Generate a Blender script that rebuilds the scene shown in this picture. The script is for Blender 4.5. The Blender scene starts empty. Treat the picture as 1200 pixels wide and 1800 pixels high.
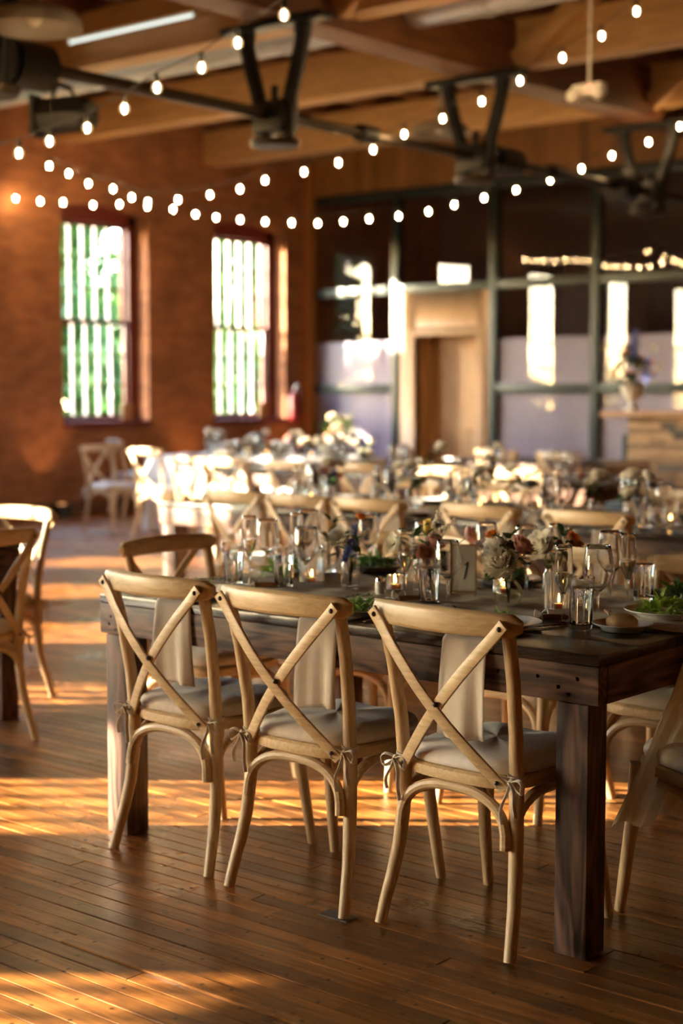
import bpy, bmesh, math, random
from mathutils import Vector, Matrix
R = math.radians
rnd = random.Random(7)
scene = bpy.context.scene
col = scene.collection

# ------------------------------------------------------------------ camera, world, sun, exposure
cam_d = bpy.data.cameras.new('camera'); cam = bpy.data.objects.new('camera', cam_d); col.objects.link(cam)
cam.location = (0, 0, 1.41)
cam.rotation_euler = (R(90) - math.atan(210 / 2700), 0, R(40))
cam_d.sensor_fit = 'VERTICAL'; cam_d.sensor_height = 36; cam_d.sensor_width = 24; cam_d.lens = 54
cam_d.clip_start = .05; cam_d.clip_end = 400
cam_d.dof.use_dof = True; cam_d.dof.focus_distance = 3.95; cam_d.dof.aperture_fstop = 2.0
scene.camera = cam
scene.view_settings.view_transform = 'Standard'; scene.view_settings.look = 'None'
scene.view_settings.gamma = 1.0; scene.view_settings.use_curve_mapping = False
scene.view_settings.exposure = 0.95
scene.cycles.use_denoising = True
scene.cycles.max_bounces = 12; scene.cycles.diffuse_bounces = 5; scene.cycles.glossy_bounces = 5
scene.cycles.transmission_bounces = 10; scene.cycles.transparent_max_bounces = 16
scene.cycles.sample_clamp_indirect = 6.0
scene.cycles.caustics_reflective = False; scene.cycles.caustics_refractive = False

SUN_EL = 12.5; SUN_AZ = 40.0          # light travels along (cos az, sin az), low evening sun
world = bpy.data.worlds.new('world'); scene.world = world; world.use_nodes = True
wn = world.node_tree.nodes; wl = world.node_tree.links
sky = wn.new('ShaderNodeTexSky'); sky.sky_type = 'NISHITA'; sky.sun_disc = False
sky.sun_elevation = R(SUN_EL)
sky.sun_rotation = R(90 - (SUN_AZ + 180))     # Nishita: rotation measured clockwise from +Y
sky.air_density = 1.0; sky.dust_density = 0.4; sky.ozone_density = 1.0
wl.new(sky.outputs[0], wn['Background'].inputs[0]); wn['Background'].inputs[1].default_value = 4.2
sd = bpy.data.lights.new('sun', 'SUN'); sd.energy = 44.0; sd.color = (1.0, .83, .58); sd.angle = R(.3)
sun = bpy.data.objects.new('sun', sd); col.objects.link(sun)
sdir = Vector((math.cos(R(SUN_AZ)) * math.cos(R(SUN_EL)), math.sin(R(SUN_AZ)) * math.cos(R(SUN_EL)), -math.sin(R(SUN_EL))))
sun.rotation_euler = sdir.to_track_quat('-Z', 'Y').to_euler(); sun.location = (-30, -20, 12)

XW = -13.9; YP = 15.9; XR = 5.0; YB = -11.0; ZC = 4.9
PITCH_W = 2.48
WIN_Y = [14.72 - PITCH_W * k for k in range(11)]
WZ0, WZ1 = 1.05, 3.62
for yc in WIN_Y:                          # portals only guide the sampling of the daylight that enters here
    ld = bpy.data.lights.new('window_portal', 'AREA'); ld.shape = 'RECTANGLE'; ld.size = WZ1 - WZ0; ld.size_y = 1.34
    ld.cycles.is_portal = True
    lo = bpy.data.objects.new('window_portal', ld); col.objects.link(lo)
    lo.location = (XW - .42, yc, (WZ0 + WZ1) / 2); lo.rotation_euler = (0, R(-90), 0)

FILL_WIN_X = [3.2 - PITCH_W * k for k in range(7)]  # windows added in the unseen wall behind, for soft fill from the front
for xc in FILL_WIN_X:
    ld = bpy.data.lights.new('window_portal', 'AREA'); ld.shape = 'RECTANGLE'; ld.size = 1.34; ld.size_y = WZ1 - WZ0
    ld.cycles.is_portal = True
    lo = bpy.data.objects.new('window_portal', ld); col.objects.link(lo)
    lo.location = (xc, YB - .43, (WZ0 + WZ1) / 2); lo.rotation_euler = (R(90), 0, 0)

# ------------------------------------------------------------------ materials
def nmat(name):
    m = bpy.data.materials.new(name); m.use_nodes = True
    return m, m.node_tree.nodes, m.node_tree.links, m.node_tree.nodes['Principled BSDF']
def setp(b, **k):
    for a, v in k.items():
        a = a.replace('_', ' ')
        if a in b.inputs: b.inputs[a].default_value = v
def c4(c): return (c[0], c[1], c[2], 1)
def ramp(n, stops):
    r = n.new('ShaderNodeValToRGB'); e = r.color_ramp.elements
    while len(e) < len(stops): e.new(.5)
    for i, (p, c) in enumerate(stops): e[i].position = p; e[i].color = c4(c)
    return r
def plain(name, c, rough=.5, metal=0., noise=0., nscale=20, **k):
    m, n, l, b = nmat(name); setp(b, Roughness=rough, Metallic=metal, **k)
    b.inputs['Base Color'].default_value = c4(c)
    if noise:
        tc = n.new('ShaderNodeTexCoord'); t = n.new('ShaderNodeTexNoise'); t.inputs['Scale'].default_value = nscale
        t.inputs['Detail'].default_value = 4; l.new(tc.outputs['Object'], t.inputs['Vector'])
        r = ramp(n, [(.25, [x * (1 - noise) for x in c]), (.75, [min(1, x * (1 + noise)) for x in c])])
        l.new(t.outputs['Fac'], r.inputs[0]); l.new(r.outputs[0], b.inputs['Base Color'])
        bp = n.new('ShaderNodeBump'); bp.inputs['Strength'].default_value = .15; bp.inputs['Distance'].default_value = .004
        l.new(t.outputs['Fac'], bp.inputs['Height']); l.new(bp.outputs[0], b.inputs['Normal'])
    return m
def wood(name, dark, light, axis='x', rough=.5, stretch=12., scale=6., bump=.25, coat=0., knots=False, rand='object', coord='Object', vary=.25, spec=.5):
    m, n, l, b = nmat(name); setp(b, Roughness=rough, Specular_IOR_Level=spec)
    if coat: setp(b, Coat_Weight=coat, Coat_Roughness=.18)
    if coord == 'Object':
        tc = n.new('ShaderNodeTexCoord'); src = tc.outputs['Object']
    else:
        ge = n.new('ShaderNodeNewGeometry'); src = ge.outputs['Position']
    if rand == 'object':
        oi = n.new('ShaderNodeObjectInfo'); rsrc = oi.outputs['Random']
    else:
        at = n.new('ShaderNodeAttribute'); at.attribute_name = rand; rsrc = at.outputs['Fac']
    off = n.new('ShaderNodeMath'); off.operation = 'MULTIPLY'; off.inputs[1].default_value = 37.0; l.new(rsrc, off.inputs[0])
    ad = n.new('ShaderNodeVectorMath'); ad.operation = 'ADD'; l.new(src, ad.inputs[0]); l.new(off.outputs[0], ad.inputs[1])
    mp = n.new('ShaderNodeMapping'); s = [stretch] * 3; s['xyz'.index(axis)] = 1.0; mp.inputs['Scale'].default_value = s
    l.new(ad.outputs[0], mp.inputs['Vector'])
    t = n.new('ShaderNodeTexNoise'); t.inputs['Scale'].default_value = scale; t.inputs['Detail'].default_value = 6
    t.inputs['Roughness'].default_value = .62; t.inputs['Distortion'].default_value = .6
    l.new(mp.outputs[0], t.inputs['Vector'])
    rp = ramp(n, [(.28, dark), (.5, [(a + c) / 2 for a, c in zip(dark, light)]), (.72, light)])
    gfac = t.outputs['Fac']
    if knots:                                        # cathedral figure of flat-sawn boards
        mp2 = n.new('ShaderNodeMapping'); s2 = [5.0] * 3; s2['xyz'.index(axis)] = .8; mp2.inputs['Scale'].default_value = s2
        l.new(ad.outputs[0], mp2.inputs['Vector'])
        t3 = n.new('ShaderNodeTexNoise'); t3.inputs['Scale'].default_value = 1.6; t3.inputs['Detail'].default_value = 2; l.new(mp2.outputs[0], t3.inputs['Vector'])
        k1 = n.new('ShaderNodeMath'); k1.operation = 'MULTIPLY'; k1.inputs[1].default_value = 62.0; l.new(t3.outputs['Fac'], k1.inputs[0])
        k2 = n.new('ShaderNodeMath'); k2.operation = 'SINE'; l.new(k1.outputs[0], k2.inputs[0])
        k3 = n.new('ShaderNodeMath'); k3.operation = 'MULTIPLY_ADD'; k3.inputs[1].default_value = .13; l.new(k2.outputs[0], k3.inputs[0]); l.new(t.outputs['Fac'], k3.inputs[2]); gfac = k3.outputs[0]
    l.new(gfac, rp.inputs[0])
    hv = n.new('ShaderNodeHueSaturation'); l.new(rp.outputs[0], hv.inputs['Color'])
    mr = n.new('ShaderNodeMapRange'); mr.inputs['To Min'].default_value = 1 - vary; mr.inputs['To Max'].default_value = 1 + vary
    l.new(rsrc, mr.inputs[0]); l.new(mr.outputs[0], hv.inputs['Value'])
    out = hv.outputs[0]
    if knots:
        v = n.new('ShaderNodeTexNoise'); v.inputs['Scale'].default_value = 5.5; v.inputs['Detail'].default_value = 1.5
        l.new(ad.outputs[0], v.inputs['Vector'])
        kr = ramp(n, [(.60, (1, 1, 1)), (.70, (.35, .3, .28))]); l.new(v.outputs['Fac'], kr.inputs[0])
        mx = n.new('ShaderNodeMix'); mx.data_type = 'RGBA'; mx.blend_type = 'MULTIPLY'; mx.inputs[0].default_value = 1
        l.new(out, mx.inputs[6]); l.new(kr.outputs[0], mx.inputs[7]); out = mx.outputs[2]
    l.new(out, b.inputs['Base Color'])
    bp = n.new('ShaderNodeBump'); bp.inputs['Strength'].default_value = bump; bp.inputs['Distance'].default_value = .003
    l.new(gfac, bp.inputs['Height']); l.new(bp.outputs[0], b.inputs['Normal'])
    return m
def floor_wood(name, rand):
    m = wood(name, (.11, .038, .008), (.44, .175, .038), 'x', .36, 14, 3.2, .12, .0, rand=rand, coord='World', vary=.42)
    n, l = m.node_tree.nodes, m.node_tree.links; b = n['Principled BSDF']
    # worn patches in the varnish change the gloss; small dark nail holes and stains keep their own shape
    ge = n.new('ShaderNodeNewGeometry')
    t = n.new('ShaderNodeTexNoise'); t.inputs['Scale'].default_value = 1.7; t.inputs['Detail'].default_value = 5
    l.new(ge.outputs['Position'], t.inputs['Vector'])
    mr = n.new('ShaderNodeMapRange'); mr.inputs['From Min'].default_value = .3; mr.inputs['From Max'].default_value = .7
    mr.inputs['To Min'].default_value = .22; mr.inputs['To Max'].default_value = .46
    l.new(t.outputs['Fac'], mr.inputs[0]); l.new(mr.outputs[0], b.inputs['Roughness'])
    v = n.new('ShaderNodeTexVoronoi'); v.voronoi_dimensions = '2D'; v.inputs['Scale'].default_value = 8.0; l.new(ge.outputs['Position'], v.inputs['Vector'])
    kr = ramp(n, [(.035, (.2, .15, .12)), (.06, (1, 1, 1))]); l.new(v.outputs['Distance'], kr.inputs[0])
    t2 = n.new('ShaderNodeTexNoise'); t2.inputs['Scale'].default_value = 4.0; t2.inputs['Detail'].default_value = 7; t2.inputs['Roughness'].default_value = .7
    l.new(ge.outputs['Position'], t2.inputs['Vector'])
    kr2 = ramp(n, [(.34, (.5, .42, .36)), (.5, (1, 1, 1))]); l.new(t2.outputs['Fac'], kr2.inputs[0])
    src = b.inputs['Base Color'].links[0].from_socket
    for k in (kr, kr2):
        mx = n.new('ShaderNodeMix'); mx.data_type = 'RGBA'; mx.blend_type = 'MULTIPLY'; mx.inputs[0].default_value = 1
        l.new(src, mx.inputs[6]); l.new(k.outputs[0], mx.inputs[7]); src = mx.outputs[2]
    l.new(src, b.inputs['Base Color'])
    return m
def brick_mat(name, c1, c2, mortar, plane='yz', s=1.0):
    m, n, l, b = nmat(name); setp(b, Roughness=.82)
    ge = n.new('ShaderNodeNewGeometry'); sp = n.new('ShaderNodeSeparateXYZ'); l.new(ge.outputs['Position'], sp.inputs[0])
    ad = n.new('ShaderNodeMath'); ad.operation = 'ADD'; l.new(sp.outputs['X'], ad.inputs[0]); l.new(sp.outputs['Y'], ad.inputs[1])
    cb = n.new('ShaderNodeCombineXYZ'); l.new(ad.outputs[0], cb.inputs[0]); l.new(sp.outputs['Z'], cb.inputs[1])
    br = n.new('ShaderNodeTexBrick'); l.new(cb.outputs[0], br.inputs['Vector'])
    br.inputs['Scale'].default_value = 1.0; br.inputs['Brick Width'].default_value = .215 * s; br.inputs['Row Height'].default_value = .072 * s
    br.inputs['Mortar Size'].default_value = .006; br.inputs['Mortar Smooth'].default_value = .3; br.inputs['Bias'].default_value = -.1
    br.inputs['Color1'].default_value = c4(c1); br.inputs['Color2'].default_value = c4(c2); br.inputs['Mortar'].default_value = c4(mortar)
    t = n.new('ShaderNodeTexNoise'); t.inputs['Scale'].default_value = 2.2; t.inputs['Detail'].default_value = 6; l.new(ge.outputs['Position'], t.inputs['Vector'])
    rp = ramp(n, [(.3, (.7, .66, .62)), (.7, (1.2, 1.12, 1.05))]); l.new(t.outputs['Fac'], rp.inputs[0])
    mx = n.new('ShaderNodeMix'); mx.data_type = 'RGBA'; mx.blend_type = 'MULTIPLY'; mx.inputs[0].default_value = 1
    l.new(br.outputs['Color'], mx.inputs[6]); l.new(rp.outputs[0], mx.inputs[7]); l.new(mx.outputs[2], b.inputs['Base Color'])
    bp = n.new('ShaderNodeBump'); bp.inputs['Strength'].default_value = .6; bp.inputs['Distance'].default_value = .01; bp.invert = True
    l.new(br.outputs['Fac'], bp.inputs['Height']); l.new(bp.outputs[0], b.inputs['Normal'])
    return m
def glass(name, c=(1, 1, 1), rough=0., ior=1.45):
    m, n, l, b = nmat(name); setp(b, Roughness=rough, IOR=ior, Transmission_Weight=1.0); b.inputs['Base Color'].default_value = c4(c)
    return m
def pane_glass(name, tint=(1, 1, 1), ior=1.5):
    m, n, l, b = nmat(name); n.remove(b)
    tr = n.new('ShaderNodeBsdfTransparent'); tr.inputs[0].default_value = c4(tint)
    gl = n.new('ShaderNodeBsdfGlossy'); gl.inputs['Roughness'].default_value = .0
    lw = n.new('ShaderNodeLayerWeight'); lw.inputs[0].default_value = .5      # Schlick reflectance, the same from both faces of the sheet
    p5 = n.new('ShaderNodeMath'); p5.operation = 'POWER'; l.new(lw.outputs['Facing'], p5.inputs[0]); p5.inputs[1].default_value = 5
    f0 = ((ior - 1) / (ior + 1)) ** 2
    fr = n.new('ShaderNodeMath'); fr.operation = 'MULTIPLY_ADD'; l.new(p5.outputs[0], fr.inputs[0]); fr.inputs[1].default_value = 1 - f0; fr.inputs[2].default_value = f0
    mx = n.new('ShaderNodeMixShader'); l.new(fr.outputs[0], mx.inputs[0]); l.new(tr.outputs[0], mx.inputs[1]); l.new(gl.outputs[0], mx.inputs[2])
    l.new(mx.outputs[0], n['Material Output'].inputs[0])
    return m
def emit(name, c, s):
    m, n, l, b = nmat(name); setp(b, Emission_Strength=s); b.inputs['Emission Color'].default_value = c4(c); b.inputs['Base Color'].default_value = c4(c)
    return m
def translucent(name, c, t=.4, rough=.6, noise=.15):
    m = plain(name, c, rough, 0, noise, 40); n, l = m.node_tree.nodes, m.node_tree.links; b = n['Principled BSDF']
    tr = n.new('ShaderNodeBsdfTranslucent'); tr.inputs[0].default_value = c4(c)
    mx = n.new('ShaderNodeMixShader'); mx.inputs[0].default_value = t
    l.new(b.outputs[0], mx.inputs[1]); l.new(tr.outputs[0], mx.inputs[2]); l.new(mx.outputs[0], n['Material Output'].inputs[0])
    return m

M = {}
M['oak_z'] = wood('oak_upright', (.47, .31, .155), (.74, .55, .33), 'z', .42, 9, 9, .12, vary=.12)
M['oak_x'] = wood('oak_across', (.47, .31, .155), (.75, .56, .33), 'x', .40, 9, 9, .10, vary=.12)
M['oak_seat'] = wood('oak_seat', (.46, .30, .14), (.70, .50, .28), 'y', .45, 9, 9, .1, vary=.1)
M['bolt'] = plain('dark_bolt', (.06, .045, .035), .35, .9)
M['linen'] = plain('linen_cushion', (.62, .52, .42), .85, 0, .08, 60, Sheen_Weight=.3)
M['linen_pale'] = plain('pale_cushion', (.74, .68, .64), .85, 0, .06, 60, Sheen_Weight=.3)
M['tie'] = plain('cotton_tie', (.72, .66, .58), .8)
M['tie_beige'] = plain('beige_tie', (.55, .45, .33), .8)
M['napkin'] = translucent('ivory_napkin', (.88, .80, .70), .35, .8, .05)
M['gauze'] = translucent('gauze_runner', (.80, .69, .52), .35, .9, .12)
M['table_x'] = wood('walnut_stain_long', (.026, .013, .010), (.20, .105, .07), 'x', .55, 14, 2.4, .5, knots=True, vary=.1, spec=.3)
M['table_y'] = wood('walnut_stain_end', (.026, .013, .010), (.20, .105, .07), 'y', .55, 14, 2.4, .5, knots=True, vary=.1, spec=.3)
M['table_z'] = wood('walnut_stain_leg', (.026, .013, .010), (.20, .10, .068), 'z', .55, 14, 2.4, .5, knots=True, vary=.1, spec=.3)
M['table_top'] = wood('walnut_stain_top', (.008, .005, .004), (.034, .019, .014), 'x', .24, 16, 3.0, .12, vary=.2, spec=.45)
M['plank'] = floor_wood('floor_plank', 'object')
M['plank_mass'] = floor_wood('floor_plank_far', 'prand')
M['subfloor'] = plain('floor_joint', (.012, .007, .004), .9)
M['brick'] = brick_mat('brick_wall', (.40, .16, .065), (.27, .10, .042), (.28, .16, .09))
M['ceil'] = wood('ceiling_board', (.12, .05, .018), (.26, .12, .045), 'y', .6, 10, 2.0, .2, coord='World', vary=.1)
M['joist'] = wood('pine_beam', (.38, .21, .085), (.60, .36, .16), 'x', .6, 10, 2.0, .2, vary=.1)
M['girder'] = wood('old_girder', (.09, .032, .013), (.22, .085, .032), 'y', .6, 10, 2.0, .2, vary=.1)
M['header'] = wood('header_board', (.20, .085, .025), (.40, .19, .065), 'z', .55, 10, 3.0, .2, vary=.25)
M['post'] = wood('corner_post', (.26, .10, .03), (.42, .18, .06), 'z', .5, 10, 3.0, .2, vary=.1)
M['steel'] = plain('dark_green_steel', (.022, .034, .034), .38, .2)
M['film'] = plain('frosted_film', (.42, .37, .45), .35)
M['iron'] = plain('cast_iron', (.016, .016, .016), .42, .5, .3, 30)
M['shaft'] = plain('shaft_steel', (.06, .045, .032), .45, .7)
M['black'] = plain('matt_black', (.012, .012, .012), .5)
M['enamel'] = plain('grey_enamel', (.34, .32, .29), .4)
M['white'] = plain('white_paint', (.80, .79, .76), .4)
M['galv'] = plain('galvanised_duct', (.55, .56, .58), .38, .6)
M['redpaint'] = plain('dark_red_paint', (.15, .022, .016), .45)
M['muntin'] = plain('white_muntin', (.55, .50, .48), .45)
M['pane'] = pane_glass('window_glass')
M['partition_glass'] = pane_glass('partition_glass', (.9, .9, .93), 1.45)
M['pine_door'] = wood('pine_door', (.42, .235, .105), (.62, .39, .20), 'z', .5, 9, 3.0, .15, vary=.1)
M['glass'] = glass('clear_glass')
M['water'] = glass('water', (.99, .99, .97), 0, 1.33)
M['sparkling'] = glass('sparkling_wine', (.97, .90, .62), 0, 1.33)
M['green_glass'] = glass('tinted_vase_glass', (.90, .93, .84), .02)
M['china'] = plain('white_china', (.74, .75, .77), .22)
M['wax'] = plain('candle_wax', (.85, .72, .52), .5, Subsurface_Weight=.3)
M['flame'] = emit('flame', (1.0, .50, .15), 170)
M['cutlery'] = plain('steel_cutlery', (.62, .6, .58), .18, 1)
M['gold'] = plain('brass_frame', (.62, .40, .14), .3, 1)
M['card'] = plain('ivory_card', (.80, .76, .70), .6)
M['ink'] = plain('black_ink', (.02, .02, .02), .6)
M['handle'] = wood('spreader_handle', (.30, .13, .045), (.48, .24, .09), 'x', .45, 9, 12, .1)
M['roll'] = plain('bread_roll', (.58, .38, .18), .65, 0, .25, 18)
M['cloth_white'] = plain('white_tablecloth', (.78, .79, .84), .8)
M['bulb'] = emit('bulb_filament', (1.0, .68, .34), 420)
M['globe'] = None
M['leaf_dark'] = translucent('dark_leaf', (.035, .085, .022), .25, .4, .3)
M['leaf'] = translucent('green_leaf', (.10, .21, .045), .35, .45, .3)
M['salad'] = translucent('salad_leaf', (.26, .40, .06), .4, .4, .35)
M['stem'] = plain('flower_stem', (.11, .20, .05), .5)
M['w_petal'] = translucent('cream_petal', (.94, .89, .78), .3, .6, .05)
M['y_petal'] = translucent('yellow_petal', (.88, .70, .20), .35, .6, .08)
M['p_petal'] = translucent('blush_petal', (.86, .50, .40), .35, .6, .08)
M['o_petal'] = translucent('orange_petal', (.74, .27, .05), .35, .6, .12)
M['b_petal'] = translucent('blue_petal', (.22, .26, .58), .35, .6, .12)
M['m_petal'] = plain('maroon_floret', (.22, .05, .04), .6, 0, .3, 60)
M['tree_leaf'] = translucent('tree_leaf', (.05, .135, .03), .5, .5, .4)
M['bark'] = plain('bark', (.09, .06, .04), .9)
M['grass'] = plain('lawn', (.025, .06, .010), .9, 0, .3, .8)
M['ext_red'] = plain('extinguisher_red', (.22, .012, .01), .3)
M['lath'] = wood('bar_lath', (.28, .16, .085), (.55, .36, .20), 'x', .7, 10, 3.0, .25, vary=.45)
M['dark_lath'] = wood('bar_dark_lath', (.06, .05, .045), (.16, .13, .11), 'x', .7, 10, 3.0, .25, vary=.3)
M['plaster'] = plain('back_room_wall', (.16, .13, .13), .9)
def globe_mat():
    m, n, l, b = nmat('amber_globe'); n.remove(b)
    tr = n.new('ShaderNodeBsdfTransparent'); tr.inputs[0].default_value = (1, .95, .85, 1)
    em = n.new('ShaderNodeEmission'); em.inputs[0].default_value = (1, .62, .25, 1); em.inputs[1].default_value = 1.6
    mx = n.new('ShaderNodeMixShader'); mx.inputs[0].default_value = .35
    l.new(tr.outputs[0], mx.inputs[1]); l.new(em.outputs[0], mx.inputs[2]); l.new(mx.outputs[0], n['Material Output'].inputs[0]); return m
M['globe'] = globe_mat()

# ------------------------------------------------------------------ mesh helpers
class MB:
    def __init__(s): s.v = []; s.f = []
    def box(s, x0, x1, y0, y1, z0, z1):
        i = len(s.v); s.v += [(x, y, z) for z in (z0, z1) for y in (y0, y1) for x in (x0, x1)]
        s.f += [tuple(i + k for k in q) for q in ((0, 2, 3, 1), (4, 5, 7, 6), (0, 1, 5, 4), (2, 6, 7, 3), (0, 4, 6, 2), (1, 3, 7, 5))]; return s
    def sweep(s, path, prof, up=(0, 0, 1), closed=False, cap=True, scale=None):
        path = [Vector(p) for p in path]; n = len(path); k = len(prof); i0 = len(s.v); up = Vector(up)
        for i, p in enumerate(path):
            a = path[(i - 1) % n] if (closed or i > 0) else path[i]
            b = path[(i + 1) % n] if (closed or i < n - 1) else path[i]
            t = (b - a).normalized()
            if i == 0:
                u = up.normalized()
                if abs(t.dot(u)) > .9: u = min((Vector((1, 0, 0)), Vector((0, 1, 0)), Vector((0, 0, 1))), key=lambda w: abs(t.dot(w)))
                sd = t.cross(u).normalized()
            else: sd = (sd - t * sd.dot(t)).normalized()          # carried along the path without twisting
            nn = sd.cross(t).normalized()
            sc = scale[i] if scale else 1.0
            sa, sb = sc if isinstance(sc, tuple) else (sc, sc)
            for (x, y) in prof: s.v.append(tuple(p + sd * x * sa + nn * y * sb))
        for i in range(n if closed else n - 1):
            a = i0 + i * k; b = i0 + ((i + 1) % n) * k
            for j in range(k): s.f.append((a + j, a + (j + 1) % k, b + (j + 1) % k, b + j))
        if cap and not closed:
            s.f.append(tuple(i0 + j for j in reversed(range(k)))); s.f.append(tuple(i0 + (n - 1) * k + j for j in range(k)))
        return s
    def tube(s, path, r, n=10, **kw):
        prof = [(math.cos(2 * math.pi * j / n), math.sin(2 * math.pi * j / n)) for j in range(n)]
        rs = r if isinstance(r, (list, tuple)) else [r] * len(path)
        return s.sweep(path, prof, scale=list(rs), **kw)
    def lathe(s, prof, n=24, c=(0, 0, 0), rfun=None, axis='z'):
        i0 = len(s.v); k = len(prof)
        for j in range(n):
            a = 2 * math.pi * j / n
            for (r, z) in prof:
                rr = r * (rfun(a, z) if rfun else 1.0)
                p = (rr * math.cos(a), rr * math.sin(a), z)
                if axis == 'y': p = (p[0], p[2], p[1])
                if axis == 'x': p = (p[2], p[0], p[1])
                s.v.append((c[0] + p[0], c[1] + p[1], c[2] + p[2]))
        for j in range(n):
            a = i0 + j * k; b = i0 + ((j + 1) % n) * k
            for i in range(k - 1):
                if prof[i][0] < 1e-6 and prof[i + 1][0] < 1e-6: continue
                s.f.append((a + i, b + i, b + i + 1, a + i + 1))
        return s
    def grid(s, fn, nu, nv):
        i0 = len(s.v)
        for i in range(nu + 1):
            for j in range(nv + 1): s.v.append(tuple(fn(i / nu, j / nv)))
        for i in range(nu):
            for j in range(nv):
                a = i0 + i * (nv + 1) + j; s.f.append((a, a + nv + 1, a + nv + 2, a + 1))
        return s
    def ball(s, c, r, nu=10, nv=6, sc=(1, 1, 1), fn=None):
        prof = []
        i0 = len(s.v)
        for i in range(nv + 1):
            th = math.pi * i / nv
            for j in range(nu):
                ph = 2 * math.pi * j / nu
                d = Vector((math.sin(th) * math.cos(ph), math.sin(th) * math.sin(ph), math.cos(th)))
                q = r * (fn(d) if fn else 1)
                s.v.append((c[0] + d.x * q * sc[0], c[1] + d.y * q * sc[1], c[2] + d.z * q * sc[2]))
        for i in range(nv):
            for j in range(nu):
                a = i0 + i * nu + j; b = i0 + i * nu + (j + 1) % nu; s.f.append((a, a + nu, b + nu, b))
        return s
    def mesh(s, name, mat, smooth=35, bevel=0, seg=2, weld=True):
        me = bpy.data.meshes.new(name); me.from_pydata(s.v, [], s.f)
        bm = bmesh.new(); bm.from_mesh(me)
        if weld: bmesh.ops.remove_doubles(bm, verts=bm.verts, dist=1e-6)
        bmesh.ops.recalc_face_normals(bm, faces=bm.faces)
        if bevel: bmesh.ops.bevel(bm, geom=[e for e in bm.edges if len(e.link_faces) == 2 and e.calc_face_angle(0) > .5], offset=bevel, segments=seg, affect='EDGES', profile=.6)
        bm.to_mesh(me); bm.free()
        if smooth:
            me.shade_smooth(); me.set_sharp_from_angle(angle=R(smooth))
        me.materials.append(mat if not isinstance(mat, str) else M[mat]); return me
    def obj(s, name, mat, parent=None, **k): return mobj(name, s.mesh(name, mat, **k), parent)
def mobj(name, me, parent=None):
    o = bpy.data.objects.new(name, me); col.objects.link(o)
    if parent: o.parent = parent
    return o
def tag(o, label=None, cat=None, group=None, kind=None):
    for k, v in (('label', label), ('category', cat), ('group', group), ('kind', kind)):
        if v: o[k] = v
    return o
def empty(name, loc=(0, 0, 0), rz=0):
    o = bpy.data.objects.new(name, None); col.objects.link(o); o.location = loc; o.rotation_euler = (0, 0, rz); o.empty_display_size = .05; return o
def place(name, proto, loc, rz=0, label=None, cat=None, group=None, scale=1.0, tilt=None):
    """proto: a mesh, or a list of (part name, mesh, [(sub-part name, mesh)...])"""
    if isinstance(proto, bpy.types.Mesh): o = mobj(name, proto)
    else:
        o = empty(name)
        for it in proto:
            p = mobj(it[0], it[1], o)
            if len(it) > 3: p['label'] = it[3]
            for sub in (it[2] if len(it) > 2 else []): mobj(sub[0], sub[1], p)
    o.location = loc; o.rotation_euler = tilt if tilt else (0, 0, rz); o.scale = (scale,) * 3
    return tag(o, label, cat, group)
def struct(o): o['kind'] = 'structure'; return o
def bxo(name, mat, dims, parent=None, bevel=0, **k): return MB().box(*dims).obj(name, mat, parent, bevel=bevel, smooth=0 if not bevel else 35, **k)
def rect(w, h, r=.3):
    """rounded rectangle profile, half sizes w, h"""
    q = []
    rr = min(w, h) * r
    for cx, cy, a0 in ((w - rr, h - rr, 0), (-w + rr, h - rr, 90), (-w + rr, -h + rr, 180), (w - rr, -h + rr, 270)):
        for k in range(3): a = R(a0 + 45 * k); q.append((cx + rr * math.cos(a), cy + rr * math.sin(a)))
    return q

# camera-space helper for laying out things on real surfaces: image-right and forward unit vectors on the ground
RV = Vector((math.cos(R(40)), math.sin(R(40)), 0)); GV = Vector((-math.sin(R(40)), math.cos(R(40)), 0))

# ------------------------------------------------------------------ floor: subfloor, single planks, far planks
floor = struct(bxo('floor', 'subfloor', (XW - .05, XR, YB, YP + 3.0, -.05, -.012)))
PW = .0622
def plank_rows():
    pr = random.Random(3); near, far = [], []
    j0 = int(YB / PW); j1 = int((YP + 2.9) / PW)
    for j in range(j0, j1):
        y = j * PW; x = XW + pr.uniform(-1.5, 0)
        while x < XR:
            L = pr.choice((.55, .9, 1.3, 1.8, 2.2, 2.7)) * pr.uniform(.85, 1.15)
            a, b = max(x, XW), min(x + L, XR); x += L
            if b - a < .03: continue
            cx, cy = (a + b) / 2, y + PW / 2
            g = -.643 * cx + .766 * cy; r = .766 * cx + .643 * cy
            # in view: nearest ones, by depth and side
            vis = 2.9 < g < 30 and any(abs(.766 * xx + .643 * cy) < (-.643 * xx + .766 * cy) * .235 + .1 for xx in (a, (a + b) / 2, b, (a * 3 + b) / 4, (a + 3 * b) / 4))
            (near if vis else far).append((g if vis else 99, a, b, y, pr.uniform(-.0016, .0), pr.random()))
    near.sort(); far += near[300:]
    return near[:300], far
near_p, far_p = plank_rows()
def plank_box(m, a, b, y, z):
    g = .0013; c = .0018; y0, y1 = y + g, y + PW - g
    i = len(m.v)
    sec = [(y0, -.011), (y0, z - c), (y0 + c, z), (y1 - c, z), (y1, z - c), (y1, -.011)]
    m.v += [(a + .0008, yy, zz) for yy, zz in sec] + [(b - .0008, yy, zz) for yy, zz in sec]
    m.f += [(i + k, i + k + 1, i + 7 + k, i + 6 + k) for k in range(5)] + [tuple(i + k for k in range(6)), tuple(i + 11 - k for k in range(6))]
um = MB(); plank_box(um, 0, 1, 0, 0); unit_plank = um.mesh('plank', 'plank', smooth=0)
for (_, a, b, y, z, q) in near_p:
    if y <= 2.505 < y + PW and -3.3 < a and b < -.9: z = .0035          # one board stands proud
    o = mobj('plank', unit_plank, floor); o.location = (a, y, z); o.scale = (b - a, 1, 1)
fm = MB(); vals = []
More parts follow.
